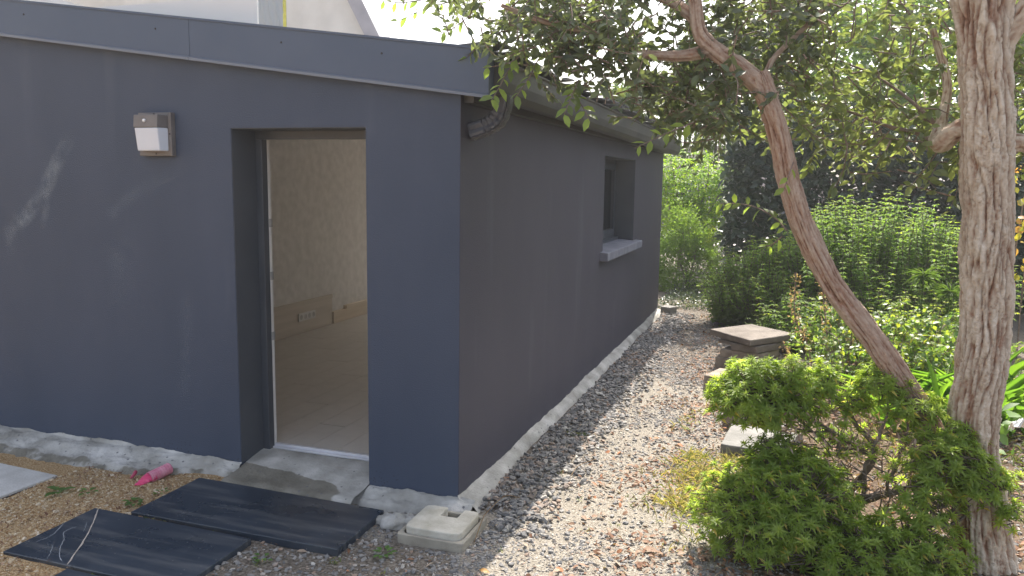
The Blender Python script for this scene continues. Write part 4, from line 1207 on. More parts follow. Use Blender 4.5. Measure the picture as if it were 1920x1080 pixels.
# ------------------------------------------------------------------ TREES: cork oaks
def bark_tube(name, parent, path, rad, material, na=56, per=26, amp=.014, seed=0., lump=.02, vs=1.0):
    P = spline(path, per); n = len(P)
    R = np.interp(np.linspace(0, 1, n), np.linspace(0, 1, len(rad)), rad)
    t0 = P[1] - P[0]; u = np.cross(t0, [0, 1, 0.]); u /= np.linalg.norm(u)
    arc = np.concatenate([[0], np.cumsum(np.linalg.norm(np.diff(P, axis=0), axis=1))])
    V = np.zeros((n, na, 3)); C = np.zeros((n, na))
    for i in range(n):
        t = P[min(i + 1, n - 1)] - P[max(i - 1, 0)]; t /= np.linalg.norm(t)
        u = u - t * np.dot(u, t); u /= np.linalg.norm(u); w = np.cross(t, u)
        for k in range(na):
            a = 2 * PI * k / na; ca, sa = math.cos(a), math.sin(a); s = arc[i]
            wob = .35 * fbm(s * 2.2, ca * .6, sa * .6 + seed, 2)
            ca2, sa2 = math.cos(a + wob), math.sin(a + wob)
            f1 = mnoise.noise(Vector((ca2 * 3.1 + seed, sa2 * 3.1, s * 2.6 * vs))) + .25 * mnoise.noise(Vector((ca * 7, sa * 7 + seed, s * 9)))
            ridge = 1 - min(1, abs(f1) * 5.2)                     # 1 in the fissures
            f2 = fbm(ca * 6 + seed, sa * 6, s * 7 * vs, 4)
            f3 = fbm(ca * 1.3, sa * 1.3 + seed, s * 3.0, 3)
            f4 = mnoise.noise(Vector((ca * 9, sa * 9 + seed, s * 34)))
            band = math.sin(abs(f1) * 62 + 2.2 * f2) * .5
            cr = mnoise.noise(Vector((ca * 4, sa * 4 + seed, s * 21 + 3 * f1))); crack = max(0, 1 - abs(cr) * 9) * (ridge < .5)
            r = R[i] + lump * f3 + amp * (.50 - 1.35 * ridge ** 1.2 + .50 * f2 + .22 * f4 + .16 * band - .5 * crack)
            V[i, k] = P[i] + (u * ca + w * sa) * r
            C[i, k] = np.clip(.74 - .62 * ridge ** 1.3 + .36 * f2 + .22 * f4 + .22 * f3 + .12 * band - .30 * crack, 0, 1)
    ii = (np.arange(n - 1)[:, None] * na + np.arange(na)[None]); jj = (np.arange(n - 1)[:, None] * na + (np.arange(na)[None] + 1) % na)
    Q = np.stack([ii, jj, jj + na, ii + na], -1).reshape(-1, 4)
    return mesh_np(name, V.reshape(-1, 3), Q, np.full(len(Q), 4), material, parent, True, {"tint": C.ravel()})

# upright oak on the right
oak = thing("cork_oak", "thick upright cork oak trunk with deeply fissured bark at the right", "tree", (2.55, .15, G0))
trk = [(2.57, .15, -.20), (2.525, .15, -.006), (2.482, .15, .269), (2.447, .15, .515), (2.430, .15, .687), (2.440, .15, .883), (2.437, .15, 1.123), (2.424, .15, 1.358), (2.409, .15, 1.59), (2.387, .15, 1.819), (2.368, .15, 2.044), (2.342, .15, 2.266), (2.318, .15, 2.486), (2.287, .15, 2.746), (2.25, .2, 3.2)]
bark_tube("trunk", oak, trk, [.165, .122, .094, .089, .099, .097, .093, .094, .099, .094, .088, .095, .106, .104, .085], M['bark'], 130, 40, .013, 1.7, .020)
bark_tube("limb", oak, [(2.36, .17, 1.945), (2.30, .19, 1.955), (2.255, .21, 1.935), (2.225, .25, 1.895), (2.215, .30, 1.91), (2.232, .37, 1.97), (2.25, .43, 2.06), (2.262, .5, 2.2), (2.2, .6, 2.45)], [.055, .047, .042, .040, .034, .026, .022, .018, .012], M['bark'], 24, 12, .006, 4., .006)
bark_tube("limb", oak, [(2.42, .15, 1.87), (2.50, .17, 1.895), (2.60, .2, 1.87), (2.75, .25, 1.93), (2.95, .3, 2.1)], [.05, .036, .030, .026, .018], M['bark'], 24, 10, .006, 6., .006)
bark_tube("limb", oak, [(2.40, .14, 2.30), (2.48, .12, 2.45), (2.53, .1, 2.62), (2.7, .1, 2.95), (2.95, .1, 3.3)], [.05, .035, .032, .03, .02], M['bark'], 20, 8, .006, 8., .006)
bark_tube("limb", oak, [(2.26, .2, 3.1), (2.0, .35, 3.4), (1.7, .5, 3.6), (1.4, .6, 3.7)], [.09, .06, .04, .02], M['bark'], 18, 8, .006, 9., .006)
tw = B()
lo1 = Leaves()
tw.tube(spline([(2.221, .33, 1.895), (2.147, .438, 1.95), (2.015, .525, 1.994), (1.873, .612, 2.062), (1.723, .7, 2.117)], 5), list(np.linspace(.012, .005, 21)), 6, False)
tw.tube(spline([(2.23, .37, 1.97), (2.10, .5, 2.12), (1.95, .62, 2.25), (1.8, .7, 2.33)], 5), list(np.linspace(.010, .004, 16)), 6, False)
def oak_cluster(lv_, tw_, c, spread, n, L, tint, tr=.003):
    c = np.array(c, float)
    src = c + rv() * spread * .8
    twig_leaves(lv_, tw_, src, c + rv() * spread, n, L, .46, .02, tint, tr)
# right-hand crown between the two trunks: light leaves, further back
cnt = 0
while cnt < 620:
    f = rng.random()
    x = rng.uniform(1.42, 3.2); y = rng.uniform(.25, 1.25); z = rng.uniform(1.62, 2.95)
    lowz = 1.82 + .30 * fbm(x * 2, y * 2, 40) + (.10 if x < 1.75 else 0) + .12 * max(0, y - .6) * -.2
    if z < lowz: continue
    if z > 2.6 and rng.random() < .45: continue
    oak_cluster(lo1, tw, (x, y, z), .15, int(rng.integers(8, 14)), .058, (.1, .9)); cnt += 1
for (p0, p1, n) in [((2.221, .33, 1.895), (1.723, .7, 2.117), 26), ((2.23, .37, 1.97), (1.8, .7, 2.33), 24), ((2.33, .3, 1.85), (2.28, .25, 1.62), 12), ((2.22, .32, 1.86), (2.12, .32, 1.72), 9), ((2.0, .5, 1.98), (1.85, .45, 1.82), 10), ((2.12, .45, 1.95), (2.02, .4, 1.83), 10), ((2.55, .2, 1.87), (2.66, .25, 1.66), 9), ((2.5, .15, 2.2), (2.72, .2, 2.0), 12)]:
    twig_leaves(lo1, tw, p0, p1, n, .050, .48, .02, (.4, 1), .003)
# upper crown, above the picture
cnt = 0
while cnt < 70:
    x = rng.uniform(1.3, 3.9); y = rng.uniform(-.9, 1.9); z = rng.uniform(2.95, 4.3)
    if (x - 2.5) ** 2 / 1.9 + (y - .5) ** 2 / 1.9 + (z - 3.5) ** 2 / .9 > 1: continue
    oak_cluster(lo1, tw, (x, y, z), .2, 11, .052, (0, .8)); cnt += 1
tw.build("twigs", M['twig'], oak, True)["kind"] = "stuff"
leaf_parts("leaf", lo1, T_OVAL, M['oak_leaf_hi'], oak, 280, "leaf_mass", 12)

# leaning oak
lean = thing("cork_oak", "slender cork oak leaning left over the path with a reddish forked trunk", "tree", (2.5, .28, G0))
lpath = [(2.60, .30, -.12), (2.518, .28, .131), (2.343, .245, .445), (2.183, .21, .732), (2.003, .175, .988), (1.814, .14, 1.231), (1.676, .105, 1.475), (1.594, .07, 1.692), (1.525, .035, 1.941), (1.452, .0, 2.138), (1.43, .0, 2.19)]
bark_tube("trunk", lean, lpath, [.095, .075, .062, .056, .051, .049, .047, .046, .046, .046, .04], M['bark_pink'], 72, 34, .0065, 12.3, .006)
bark_tube("limb", lean, [(1.50, .02, 2.06), (1.44, .0, 2.135), (1.357, -.02, 2.205), (1.239, -.04, 2.292), (1.173, -.06, 2.37), (1.148, -.08, 2.504), (1.112, -.1, 2.704), (1.0, -.1, 3.0)], [.040, .043, .041, .038, .034, .029, .025, .016], M['bark_pink'], 36, 18, .006, 15., .006)
bark_tube("limb", lean, [(1.23, -.04, 2.295), (1.12, -.05, 2.272), (1.009, -.074, 2.272), (.871, -.118, 2.291), (.681, -.162, 2.374), (.492, -.206, 2.422), (.301, -.25, 2.493)], [.030, .024, .020, .017, .014, .011, .008], M['bark_pink'], 18, 10, .003, 17., .003)
bark_tube("limb", lean, [(1.45, .0, 2.12), (1.462, .05, 2.18), (1.488, .1, 2.266), (1.596, .2, 2.396), (1.728, .3, 2.551), (1.815, .4, 2.711)], [.018, .013, .012, .011, .009, .007], M['bark_pink'], 14, 8, .003, 19., .003)
bark_tube("limb", lean, [(1.16, -.07, 2.42), (1.0, .1, 2.55), (.75, .25, 2.66), (.45, .3, 2.72)], [.028, .022, .016, .009], M['bark_pink'], 14, 8, .003, 21., .003)
tw = B(); lo2 = Leaves(); lo3 = Leaves()
bx = [-.60, -.545, -.235, .003, .152, .492, .75, .90, 1.0, 1.152, 1.441, 1.7]; bz = [2.60, 2.60, 2.53, 2.43, 2.27, 2.20, 2.13, 2.08, 1.95, 1.83, 1.91, 2.18]
cnt = 0
while cnt < 800:
    x = rng.uniform(-.45, 1.72); y = rng.uniform(-.42 if x < .95 else -.16, .70); z = rng.uniform(1.85, 2.95)
    k = 1 - (y - .1) * .10
    lz = np.interp(x, bx, bz) + .06 + .10 * fbm(x * 3, y * 3, 50)
    if z < lz: continue
    if x > .95 and y < .1 and rng.random() < .62: continue
    dens = .10 if x < .1 else .5 if x < .4 else 1.0
    if z > 2.6: dens *= .5
    if x > 1.0: dens *= .55
    if rng.random() > dens: continue
    hole = fbm(x * 4.2, z * 4.2, 77 + y)
    if hole < -.18: continue
    oak_cluster(lo2, tw, (x, y, z), .13, int(rng.integers(8, 14)), .054, (0, .75)); cnt += 1
cnt = 0
while cnt < 60:
    x = rng.uniform(-.2, 2.0); y = rng.uniform(-.6, .8); z = rng.uniform(2.9, 3.7)
    oak_cluster(lo2, tw, (x, y, z), .2, 10, .048, (0, .7)); cnt += 1
sprays = [([(.403, -.2, 2.308), (.349, -.267, 2.205), (.323, -.333, 2.115), (.31, -.4, 2.05)], 13), ([(.42, -.2, 2.30), (.36, -.3, 2.23), (.26, -.36, 2.20)], 7), ([(.468, -.2, 2.258), (.434, -.25, 2.158), (.388, -.3, 2.07)], 9),
          ([(.659, -.2, 2.158), (.655, -.3, 2.077), (.65, -.4, 1.988)], 11), ([(.649, -.2, 2.087), (.706, -.275, 2.02), (.75, -.35, 1.968)], 6), ([(1.172, -.15, 1.967), (1.068, -.225, 1.916), (.943, -.3, 1.849)], 9),
          ([(-.057, .1, 2.61), (-.235, .1, 2.58), (-.404, .1, 2.522)], 10), ([(-.266, .1, 2.622), (-.363, .05, 2.604), (-.475, .0, 2.613)], 8), ([(1.60, .0, 1.80), (1.578, -.075, 1.72), (1.568, -.1, 1.68)], 4),
          ([(1.589, .05, 1.494), (1.539, .112, 1.544), (1.452, .175, 1.59), (1.362, .237, 1.606), (1.269, .3, 1.603)], 15), ([(1.57, .0, 1.47), (1.53, .02, 1.43), (1.50, .03, 1.42)], 4), ([(.1, .0, 2.55), (-.03, .0, 2.46), (-.12, .0, 2.43)], 8), ([(.25, -.05, 2.5), (.12, -.05, 2.36), (.05, -.05, 2.30)], 10)]
for P, n in sprays:
    Q = spline(P, 6)
    tw.tube(Q, list(np.linspace(.0035, .0015, len(Q))), 5, False)
    for k in range(n):
        f = (k + .6) / n; i = min(len(Q) - 1, int(f * (len(Q) - 1) + .5)); s = 1 if k % 2 else -1
        ax = Q[-1] - Q[0]; ax /= np.linalg.norm(ax); side = np.cross(ax, [.2, -1, .2]); side /= np.linalg.norm(side)
        d = ax * .6 + side * s * .75 + rv() * .3 + np.array([0, 0, -.15])
        L = .060 * (.7 + .5 * rng.random())
        lo3.add(Q[i], d, np.array([.2, -.45, .75]) + rv() * .45, L, L * .5, rng.random())
tw.build("twigs", M['twig'], lean, True)["kind"] = "stuff"
leaf_parts("leaf", lo3, T_OVAL, M['lit_spray_leaf'], lean, 110, "leaf_mass", 12)
leaf_parts("leaf", lo2, T_OVAL, M['oak_leaf'], lean, 190, "leaf_mass", 12)

# ------------------------------------------------------------------ foreground shrub
sh = thing("evergreen_shrub", "low evergreen shrub with bright green leaf rosettes on twisted bare stems in the foreground", "shrub", (1.95, .15, G0))
stems = [([(1.97, .15, -.1), (1.905, .15, .03), (2.007, .15, .224), (2.183, .15, .315), (2.284, .15, .444), (2.249, .15, .616)], .024), ([(1.96, .18, -.1), (1.905, .2, .03), (1.94, .2, .221), (2.043, .2, .447), (1.94, .2, .592), (1.838, .2, .712)], .020), ([(2.03, .2, .43), (1.849, .2, .529), (1.70, .2, .60), (1.55, .2, .64)], .013),
         ([(1.92, .15, .06), (1.75, .1, .13), (1.6, .05, .2), (1.45, .0, .2)], .013), ([(1.95, .1, -.05), (2.1, .05, .1), (2.3, .05, .2), (2.40, .05, .36)], .015), ([(2.3, .05, .2), (2.38, .05, .22), (2.47, .08, .38)], .009), ([(2.18, .15, .31), (2.3, .12, .42), (2.42, .1, .47)], .010), ([(1.84, .2, .53), (1.74, .2, .52), (1.52, .22, .55)], .006), ([(2.007, .15, .224), (2.0, .1, .42), (2.06, .12, .60), (2.08, .12, .75)], .010), ([(2.1, .15, .3), (2.15, .12, .5), (2.16, .1, .66)], .008)]
for P, r in stems:
    b = B(); Q = spline(P, 8)
    Q = Q + np.array([[.012 * fbm(i * .35, r * 100, 1), .012 * fbm(i * .35, r * 100, 4), 0] for i in range(len(Q))])
    b.tube(Q, [r * (1 - .55 * i / len(Q)) * (1 + .25 * fbm(i * .6, r * 50, 2)) for i in range(len(Q))], 9)
    b.build("stem", M['twig_grey'], sh, True)
ls = Leaves(); tw = B()
def rosette(c, axis, n, L, tint):
    axis = np.array(axis, float); axis /= np.linalg.norm(axis)
    a = np.cross(axis, [.3, .9, .1]); a /= np.linalg.norm(a); c2 = np.cross(axis, a)
    for k in range(n):
        f = k / n; ang = k * 2.4; el = .25 + 1.0 * f
        d = (a * math.cos(ang) + c2 * math.sin(ang)) * math.cos(el) + axis * math.sin(el)
        nn = axis - d * np.dot(axis, d) + rv() * .15
        l = L * (1.05 - .45 * f) * (.85 + .3 * rng.random())
        t = float(np.clip(tint * .7 + .18 * f + .12 * rng.random(), 0, .88))
        if f < .15 and rng.random() < .12: t = .93 + .07 * rng.random()
        ls.add(np.array(c) - axis * .012 * (1 - f), d, nn, l, l * .27, t)
def clump(c, r, n, dens=1.0, L=.038, dead=0.0):
    c = np.array(c, float); r = np.array(r, float)
    for _ in range(int(n * 1.35)):
        v = rv()
        rad = .60 + .46 * rng.random() ** .8 + .34 * fbm(v[0] * 2 + c[0] * 5, v[1] * 2, v[2] * 2 + c[2] * 4, 3) + (.22 * rng.random() if rng.random() < .12 else 0)
        if v[2] < -.55 and rng.random() < .6: continue
        p = c + v * r * rad
        if p[2] < -.03: continue
        axis = v * .55 + np.array([0, 0, .75]) + rv() * .35
        tw.tube([c + v * r * rad * .35 + rv() * .03, p - axis * .025, p], [.0035, .002, .001], 4, False)
        rosette(p, axis, int(rng.integers(12, 19)), L * (.8 + .4 * rng.random()), .15 + .7 * rng.random())
clump((1.50, .2, .675), (.215, .20, .165), 420)
clump((1.68, .22, .70), (.15, .16, .17), 170)
clump((1.80, .2, .78), (.07, .08, .08), 34); clump((2.05, .2, .79), (.12, .11, .10), 70); clump((2.19, .12, .70), (.11, .1, .10), 60); clump((1.93, .2, .68), (.09, .09, .09), 36)
clump((1.54, .0, .16), (.28, .26, .22), 640, L=.035)
clump((1.72, -.05, .22), (.26, .2, .24), 330); clump((1.62, .1, .36), (.16, .15, .12), 110)
clump((1.76, .1, .34), (.16, .13, .12), 110); clump((2.0, -.1, .09), (.27, .15, .16), 230); clump((2.22, -.05, .08), (.2, .15, .17), 160)
clump((2.30, .05, .50), (.18, .12, .14), 150); clump((2.46, .05, .42), (.14, .1, .11), 90); clump((2.58, .0, .30), (.06, .06, .06), 20); clump((2.36, .05, .62), (.06, .06, .06), 18)
clump((2.24, -.02, .30), (.12, .1, .1), 46); clump((1.86, .25, .47), (.08, .08, .07), 26); clump((1.56, .12, .45), (.10, .1, .08), 30)
clump((1.85, .16, .42), (.34, .12, .24), 36); clump((2.1, .05, .34), (.30, .14, .22), 44); clump((1.9, -.12, .04), (.45, .1, .11), 120)
tw.build("twigs", M['twig_grey'], sh, True)["kind"] = "stuff"
leaf_parts("leaf", ls, T_BLADE, M['shrub_leaf'], sh, 300, "leaf_mass", 8)
ld = Leaves()
for _ in range(900):
    c = np.array([rng.uniform(1.62, 2.3), rng.uniform(-.02, .3), rng.uniform(.22, .66)])
    ld.add(c, rv() * .8 + np.array([0, 0, -.6]), rv(), rng.uniform(.02, .04), rng.uniform(.006, .011), rng.random())
o = leaf_mesh("dead_leaves", ld.arrays(), T_BLADE, M['dead_leaf'], sh); o["kind"] = "stuff"

# ------------------------------------------------------------------ mint-like bushes
def mint_bush(label, cells, nst, name="leafy_bush", L=.058, tint=(0, .7), step=.055, mtl='mint_leaf', lean_=.12):
    """cells: list of (x, y, rx, ry, h)"""
    cx = np.mean([c[0] for c in cells]); cy = np.mean([c[1] for c in cells])
    t = thing(name, label, "bush", (cx, cy, G0)); lv_ = Leaves(); st = B()
    tot = sum(c[2] * c[3] for c in cells)
    for (x, y, rx, ry, h) in cells:
        for _ in range(int(nst * rx * ry / tot)):
            a = rng.uniform(0, 2 * PI); r_ = math.sqrt(rng.random())
            px_, py_ = x + rx * r_ * math.cos(a), y + ry * r_ * math.sin(a)
            hh = h * (1 - .55 * r_ ** 2.2) * (.85 + .28 * rng.random()) + .10 * fbm(px_ * 3, py_ * 3, 9)
            hh = max(.12, hh)
            d0 = np.array([math.cos(a), math.sin(a), 0]) * lean_ * r_ * hh * 2
            d0 = d0 + np.array([rng.normal() * .12, rng.normal() * .12, 0])
            P = spline([(px_, py_, gz(px_, py_)), (px_ + d0[0] * .4, py_ + d0[1] * .4, hh * .55), (px_ + d0[0], py_ + d0[1], hh)], 5)
            st.tube(P[4:], [.003] * len(P[4:]), 3, False)
            base = max(0.0, hh - .95)
            nn = int((hh - base) / step)
            ph = rng.uniform(0, 2 * PI)
            tb = rng.random()
            for k in range(nn + 1):
                z = hh - (k + .45 * rng.random()) * step; f = z / hh; q = P[min(len(P) - 1, int(f * (len(P) - 1) + .5))].copy(); q[2] = z
                l = L * (.55 + .6 * min(1, (k + .5) / 3)) * (.85 + .3 * rng.random())
                for s in range(4 if k < 5 else 3):
                    an = ph + k * 1.57 + s * (PI if k >= 5 else 1.57) + rng.normal() * .25
                    d = np.array([math.cos(an), math.sin(an), -.22 + .35 * (k == 0) + rng.normal() * .18])
                    tt = tint[0] + (tint[1] - tint[0]) * (.55 * tb + .45 * rng.random()) + (.22 if k < 2 else 0)
                    lv_.add(q, d, np.array([0, 0, 1.]) + rv() * .3, l, l * .5, float(np.clip(tt, 0, 1)))
    st.build("stems", M['twig_grey'], t)["kind"] = "stuff"
    o = leaf_mesh("foliage", lv_.arrays(), T_DIAM, M[mtl], t); o["kind"] = "stuff"
    return t
mint_bush("large mounded green bush with tiered small leaves behind the leaning trunk", [(2.55, 6.3, .95, .9, 1.50), (3.15, 5.9, .6, .7, 1.30), (2.0, 6.4, .5, .6, 1.15), (2.6, 5.2, .8, .5, .62)], 1150)
mint_bush("smaller green bush with tiered leaves at the bend of the gravel path", [(1.35, 6.5, .50, .65, .98), (1.65, 5.9, .35, .45, .75), (1.0, 6.6, .25, .4, .62), (1.75, 5.2, .4, .35, .5)], 700)
mint_bush("pale green tall-stemmed weeds growing between bush and big trunk", [(2.85, 4.4, .42, .4, .72), (2.45, 4.4, .4, .4, .52), (3.2, 4.5, .3, .4, .8)], 70, "weed_clump", .05, (.45, 1.0), .06)

# brambles: broader leaves, sprawling
br = thing("bramble_patch", "sprawling bramble patch with glossy and yellowing leaves behind the leaning trunk", "bush", (2.3, 3.7, G0))
lb = Leaves(); tw = B()
for _ in range(210):
    x = rng.uniform(1.85, 3.3); y = rng.uniform(2.9, 4.5)
    h = rng.uniform(.12, .62) * (1 - .25 * abs(x - 2.5)) + .05 * (y - 3)
    p0 = (x, y, gz(x, y)); a = rng.uniform(0, 6.28)
    p1 = np.array([x + .25 * math.cos(a), y + .25 * math.sin(a), h])
    P = spline([p0, (x + .06 * math.cos(a), y + .06 * math.sin(a), h * .8), p1], 5)
    tw.tube(P, [.003] * len(P), 4, False)
    for k in range(int(rng.integers(9, 18))):
        q = P[int(rng.integers(3, len(P)))] + rv() * .05
        for s in range(3):
            d = rv() + np.array([0, 0, -.1]); L = rng.uniform(.03, .06)
            lb.add(q, d, np.array([0, 0, 1.]) + rv() * .5, L, L * .7, float(np.clip(rng.beta(1.6, 1.9), 0, 1)))
tw.build("stems", M['twig'], br)["kind"] = "stuff"
leaf_parts("leaf", lb, T_OVAL, M['bramble_leaf'], br, 250, "leaf_mass", 11)

# iris clumps
def iris(label, cx, cy, rx, ry, n, h):
    t = thing("iris_clump", label, "plant", (cx, cy, G0), "strap leaved plants by the trunk"); lv_ = Leaves()
    for _ in range(n):
        a = rng.uniform(0, 6.28); r_ = math.sqrt(rng.random()); x = cx + rx * r_ * math.cos(a); y = cy + ry * r_ * math.sin(a)
        tl = rng.uniform(.15, .75); b_ = rng.uniform(0, 6.28)
        d = np.array([math.cos(b_) * tl, math.sin(b_) * tl, 1.0]); nn = np.array([-math.cos(b_), -math.sin(b_), tl]) + rv() * .25
        L = h * rng.uniform(.6, 1.1)
        lv_.add((x, y, gz(x, y)), d, -nn * 1.0 if False else nn, L, .030 + .012 * rng.random(), rng.random())
    leaf_parts("leaf", lv_, T_STRAP, M['iris_leaf'], t, 60, "leaf_mass", 10)
iris("bright green strap-leaved clump left of the big trunk", 2.62, 2.35, .38, .3, 60, .55)
iris("bright green strap-leaved clump right of the big trunk", 3.15, 2.6, .30, .3, 56, .62)
# spiky whorled plants
def spiky(label, x, y, h, r):
    t = thing("spiky_plant", label, "plant", (x, y, G0), "spiky rosette plants"); b = B(); b.tube([(x, y, G0), (x + .01, y, h * .5), (x, y, h)], [.007, .006, .005], 6); b.build("stem", M['grass'], t)
    lv_ = Leaves()
    for k in range(70):
        a = rng.uniform(0, 6.28); e = rng.uniform(-.3, 1.2); d = np.array([math.cos(a) * math.cos(e), math.sin(a) * math.cos(e), math.sin(e)])
        lv_.add((x, y, h - .06 * rng.random()), d, np.array([0, 0, 1]) + rv() * .3, r * rng.uniform(.7, 1.1), .007, .2 + .5 * rng.random())
    leaf_mesh("leaf_whorl", lv_.arrays(), T_BLADE, M['conifer_leaf'], t)
spiky("tall stem topped by a spiky whorl of thin leaves, left of the big trunk", 2.79, 4.2, .92, .17)
spiky("lower spiky whorl of thin leaves tucked against the big trunk", 3.03, 4.3, .76, .17)
# dry seed heads
def seedhead(label, P, n):
    t = thing("dry_flower_stalk", label, "plant", tuple(P[0]), "dry brown flower stalks"); b = B(); Q = spline(P, 6); b.tube(Q, [.005] * len(Q), 5); b.build("stalk", M['twig'], t)
    lv_ = Leaves()
    for k in range(n):
        f = .35 + .65 * rng.random(); q = Q[int(f * (len(Q) - 1))] + rv() * .035
        lv_.add(q, rv(), rv(), rng.uniform(.015, .035), rng.uniform(.010, .018), rng.random())
    leaf_mesh("seed_heads", lv_.arrays(), T_FLAT, M['dry_stem'], t)["kind"] = "stuff"
seedhead("dry brown flower stalk beside the stone stack", [(1.90, 3.2, -.03), (1.82, 3.2, .36), (1.70, 3.2, .62), (1.69, 3.2, .98)], 150)
seedhead("dry brown flower stalk right behind the leaning trunk", [(1.98, 3.3, -.03), (1.97, 3.3, .4), (1.92, 3.3, .75), (1.90, 3.3, .93)], 130)
seedhead("short dry flower stalk nearest the stone stack", [(1.75, 3.1, -.03), (1.70, 3.05, .2), (1.62, 3.0, .42)], 80)
seedhead("dry stalk tangled in the brambles right of the leaning trunk", [(2.2, 3.9, -.03), (2.2, 3.9, .4), (2.1, 3.9, .78)], 110)

# ------------------------------------------------------------------ background hedge and trees
def mass_leaves(lv_, boxes, n, L, Wr, tint, topfn=None, up=.5):
    vol = [(b_[1] - b_[0]) * (b_[3] - b_[2]) * (b_[5] - b_[4]) for b_ in boxes]; tot = sum(vol)
    for b_, v_ in zip(boxes, vol):
        k = 0; need = int(n * v_ / tot)
        while k < need:
            x = rng.uniform(b_[0], b_[1]); y = b_[2] + (b_[3] - b_[2]) * rng.random() ** 1.5; z = rng.uniform(b_[4], b_[5])
            if fbm(x * 1.6, y * 1.6, z * 1.6, 4) < -.18: k += .3; continue
            if topfn and z > topfn(x, y): k += .5; continue
            l = L * rng.uniform(.7, 1.25); d = rv() + np.array([0, -.35, .1]); d[2] *= .8
            lv_.add((x, y, z), d, np.array([0, -.5, up]) + rv() * .7, l, l * Wr, float(np.clip(tint[0] + (tint[1] - tint[0]) * rng.random(), 0, 1))); k += 1
def htop(x, y): return 2.62 + 1.48 * max(0, min(1, (1.9 - x) * 2)) + .5 * fbm(x * .9, y * .9, 60, 4) - .25 * max(0, 1.1 - x)
hg = thing("laurel_hedge", "tall dark green laurel hedge across the back of the garden", "hedge", (3.5, 9.2, G0))
lh = Leaves()
mass_leaves(lh, [(.0, .75, 7.9, 9.2, 2.75, 4.3), (.72, 2.0, 8.0, 9.6, .05, 4.6), (2.0, 4.4, 8.0, 9.6, .1, 4.4), (4.4, 8.0, 8.2, 9.6, .1, 4.2)], 52000, .135, .45, (0, 1), htop)  # leftmost box overhangs the path, shaped to shade its far end
o = leaf_mesh("foliage", lh.arrays(), T_OVAL, M['hedge_leaf'], hg); o["kind"] = "stuff"
b = B(); b.tube(spline([(1.2, 8.8, 1.9), (.8, 8.6, 2.7), (.3, 8.5, 3.2)], 5), list(np.linspace(.03, .01, 11)), 6); b.build("branch", M['twig_grey'], hg, True)
for x in np.arange(1.1, 8, .55):
    b = B(); y = 8.9 + .2 * math.sin(x * 7)
    b.tube(spline([(x, y, G0), (x + .08, y, .9), (x - .05, y + .05, 1.9), (x + .1, y, 3.0)], 4), list(np.linspace(.045, .015, 13)), 7); b.build("stem", M['twig_grey'], hg, True)
# bright far trees filling the gaps high on the right
tr2 = thing("garden_tree", "light green leafy tree rising behind the laurel hedge at the right", "tree", (3.4, 11.5, G0))
l2 = Leaves(); mass_leaves(l2, [(1.0, 8.5, 10.5, 13.0, 2.0, 6.8)], 30000, .15, .5, (.1, .9), lambda x, y: 5.9 + .8 * fbm(x * .7, y, 4) - .30 * abs(x - 4.0))
o = leaf_mesh("crown", l2.arrays(), T_OVAL, M['mint_leaf'], tr2); o["kind"] = "stuff"
b = B(); b.tube(spline([(3.4, 11.5, G0), (3.45, 11.5, 1.5), (3.3, 11.5, 3.2), (3.4, 11.5, 5.0)], 5), list(np.linspace(.16, .04, 16)), 10); b.build("trunk", M['twig_grey'], tr2, True)
# conifer-like hedge above the roof edge
for k, (x, y, h, r_) in enumerate([(-1.75, 13.0, 3.62, .42), (-1.1, 13.1, 3.80, .45), (-.45, 13.0, 3.45, .42), (.15, 13.2, 3.30, .45)]):
    lab = ["leftmost light green conifer seen over the slate roof edge", "tallest light green conifer seen over the roof edge", "third light green conifer from the left above the gutter", "rightmost light green conifer behind the oak leaves"][k]
    t = thing("conifer", lab, "tree", (x, y, G0), "row of light green conifers behind the annex"); lc = Leaves()
    b = B(); b.tube([(x, y, G0), (x, y, h * .6), (x, y, h * .92)], [.06, .04, .01], 7); b.build("trunk", M['twig_grey'], t)
    for _ in range(520):
        a = rng.uniform(0, 6.28); q = r_ * math.sqrt(rng.random()); z0 = rng.uniform(.2, h - .35) if rng.random() < .6 else h - .5 + .2 * rng.random()
        px_, py_ = x + q * math.cos(a), y + q * math.sin(a)
        hh = rng.uniform(.25, .55)
        for j in range(12):
            f = j / 12; an = rng.uniform(0, 6.28)
            lc.add((px_ + .03 * math.cos(a) * f, py_, z0 + f * hh), (math.cos(an) * .5, math.sin(an) * .5, .8), (math.cos(an), math.sin(an), -.4),   .085 * (1.1 - .5 * f), .040, .15 + .8 * rng.random())
    o = leaf_mesh("crown", lc.arrays(), T_DIAM, M['conifer_leaf'], t); o["kind"] = "stuff"
# sunlit small tree past the far corner
bt = thing("small_tree", "sunlit yellow green small tree just past the far corner of the annex", "tree", (-.1, 11.0, G0))
lt = Leaves(); tw = B()
for k in range(10):
    a = -1.0 + 2.0 * k / 9
    P = spline([(-.05 + .06 * (k % 3), 11 + .05 * k, .3), (-.05 + .28 * a, 11 + .1 * math.sin(k), .95), (.02 + .62 * a, 11 + .35 * math.sin(k * 2.), 1.55 + .2 * math.cos(k * 3)), (.0 + .75 * a, 11 + .4 * math.sin(k * 2.), 1.9 + .25 * math.cos(k * 3))], 6)
    tw.tube(P, list(np.linspace(.018, .005, len(P))), 6, False)
    for j in range(105):
        q = P[int(rng.integers(6, len(P)))] + rv() * .30
        d = rv(); d[2] = d[2] * .4 - .15
        for m_ in range(7):
            f = (m_ + .5) / 7; s = 1 if m_ % 2 else -1; sd = np.cross(d, [0, 0, 1]); sd /= np.linalg.norm(sd) + 1e-6
            lt.add(q + d * .22 * f, d * .4 + sd * s + np.array([0, 0, -.3]), np.array([0, -.2, 1]) + rv() * .4,   .075, .036, .2 + .8 * rng.random())
tw.build("branches", M['twig_grey'], bt, True)
o = leaf_mesh("foliage", lt.arrays(), T_DIAM, M['bright_leaf'], bt); o["kind"] = "stuff"
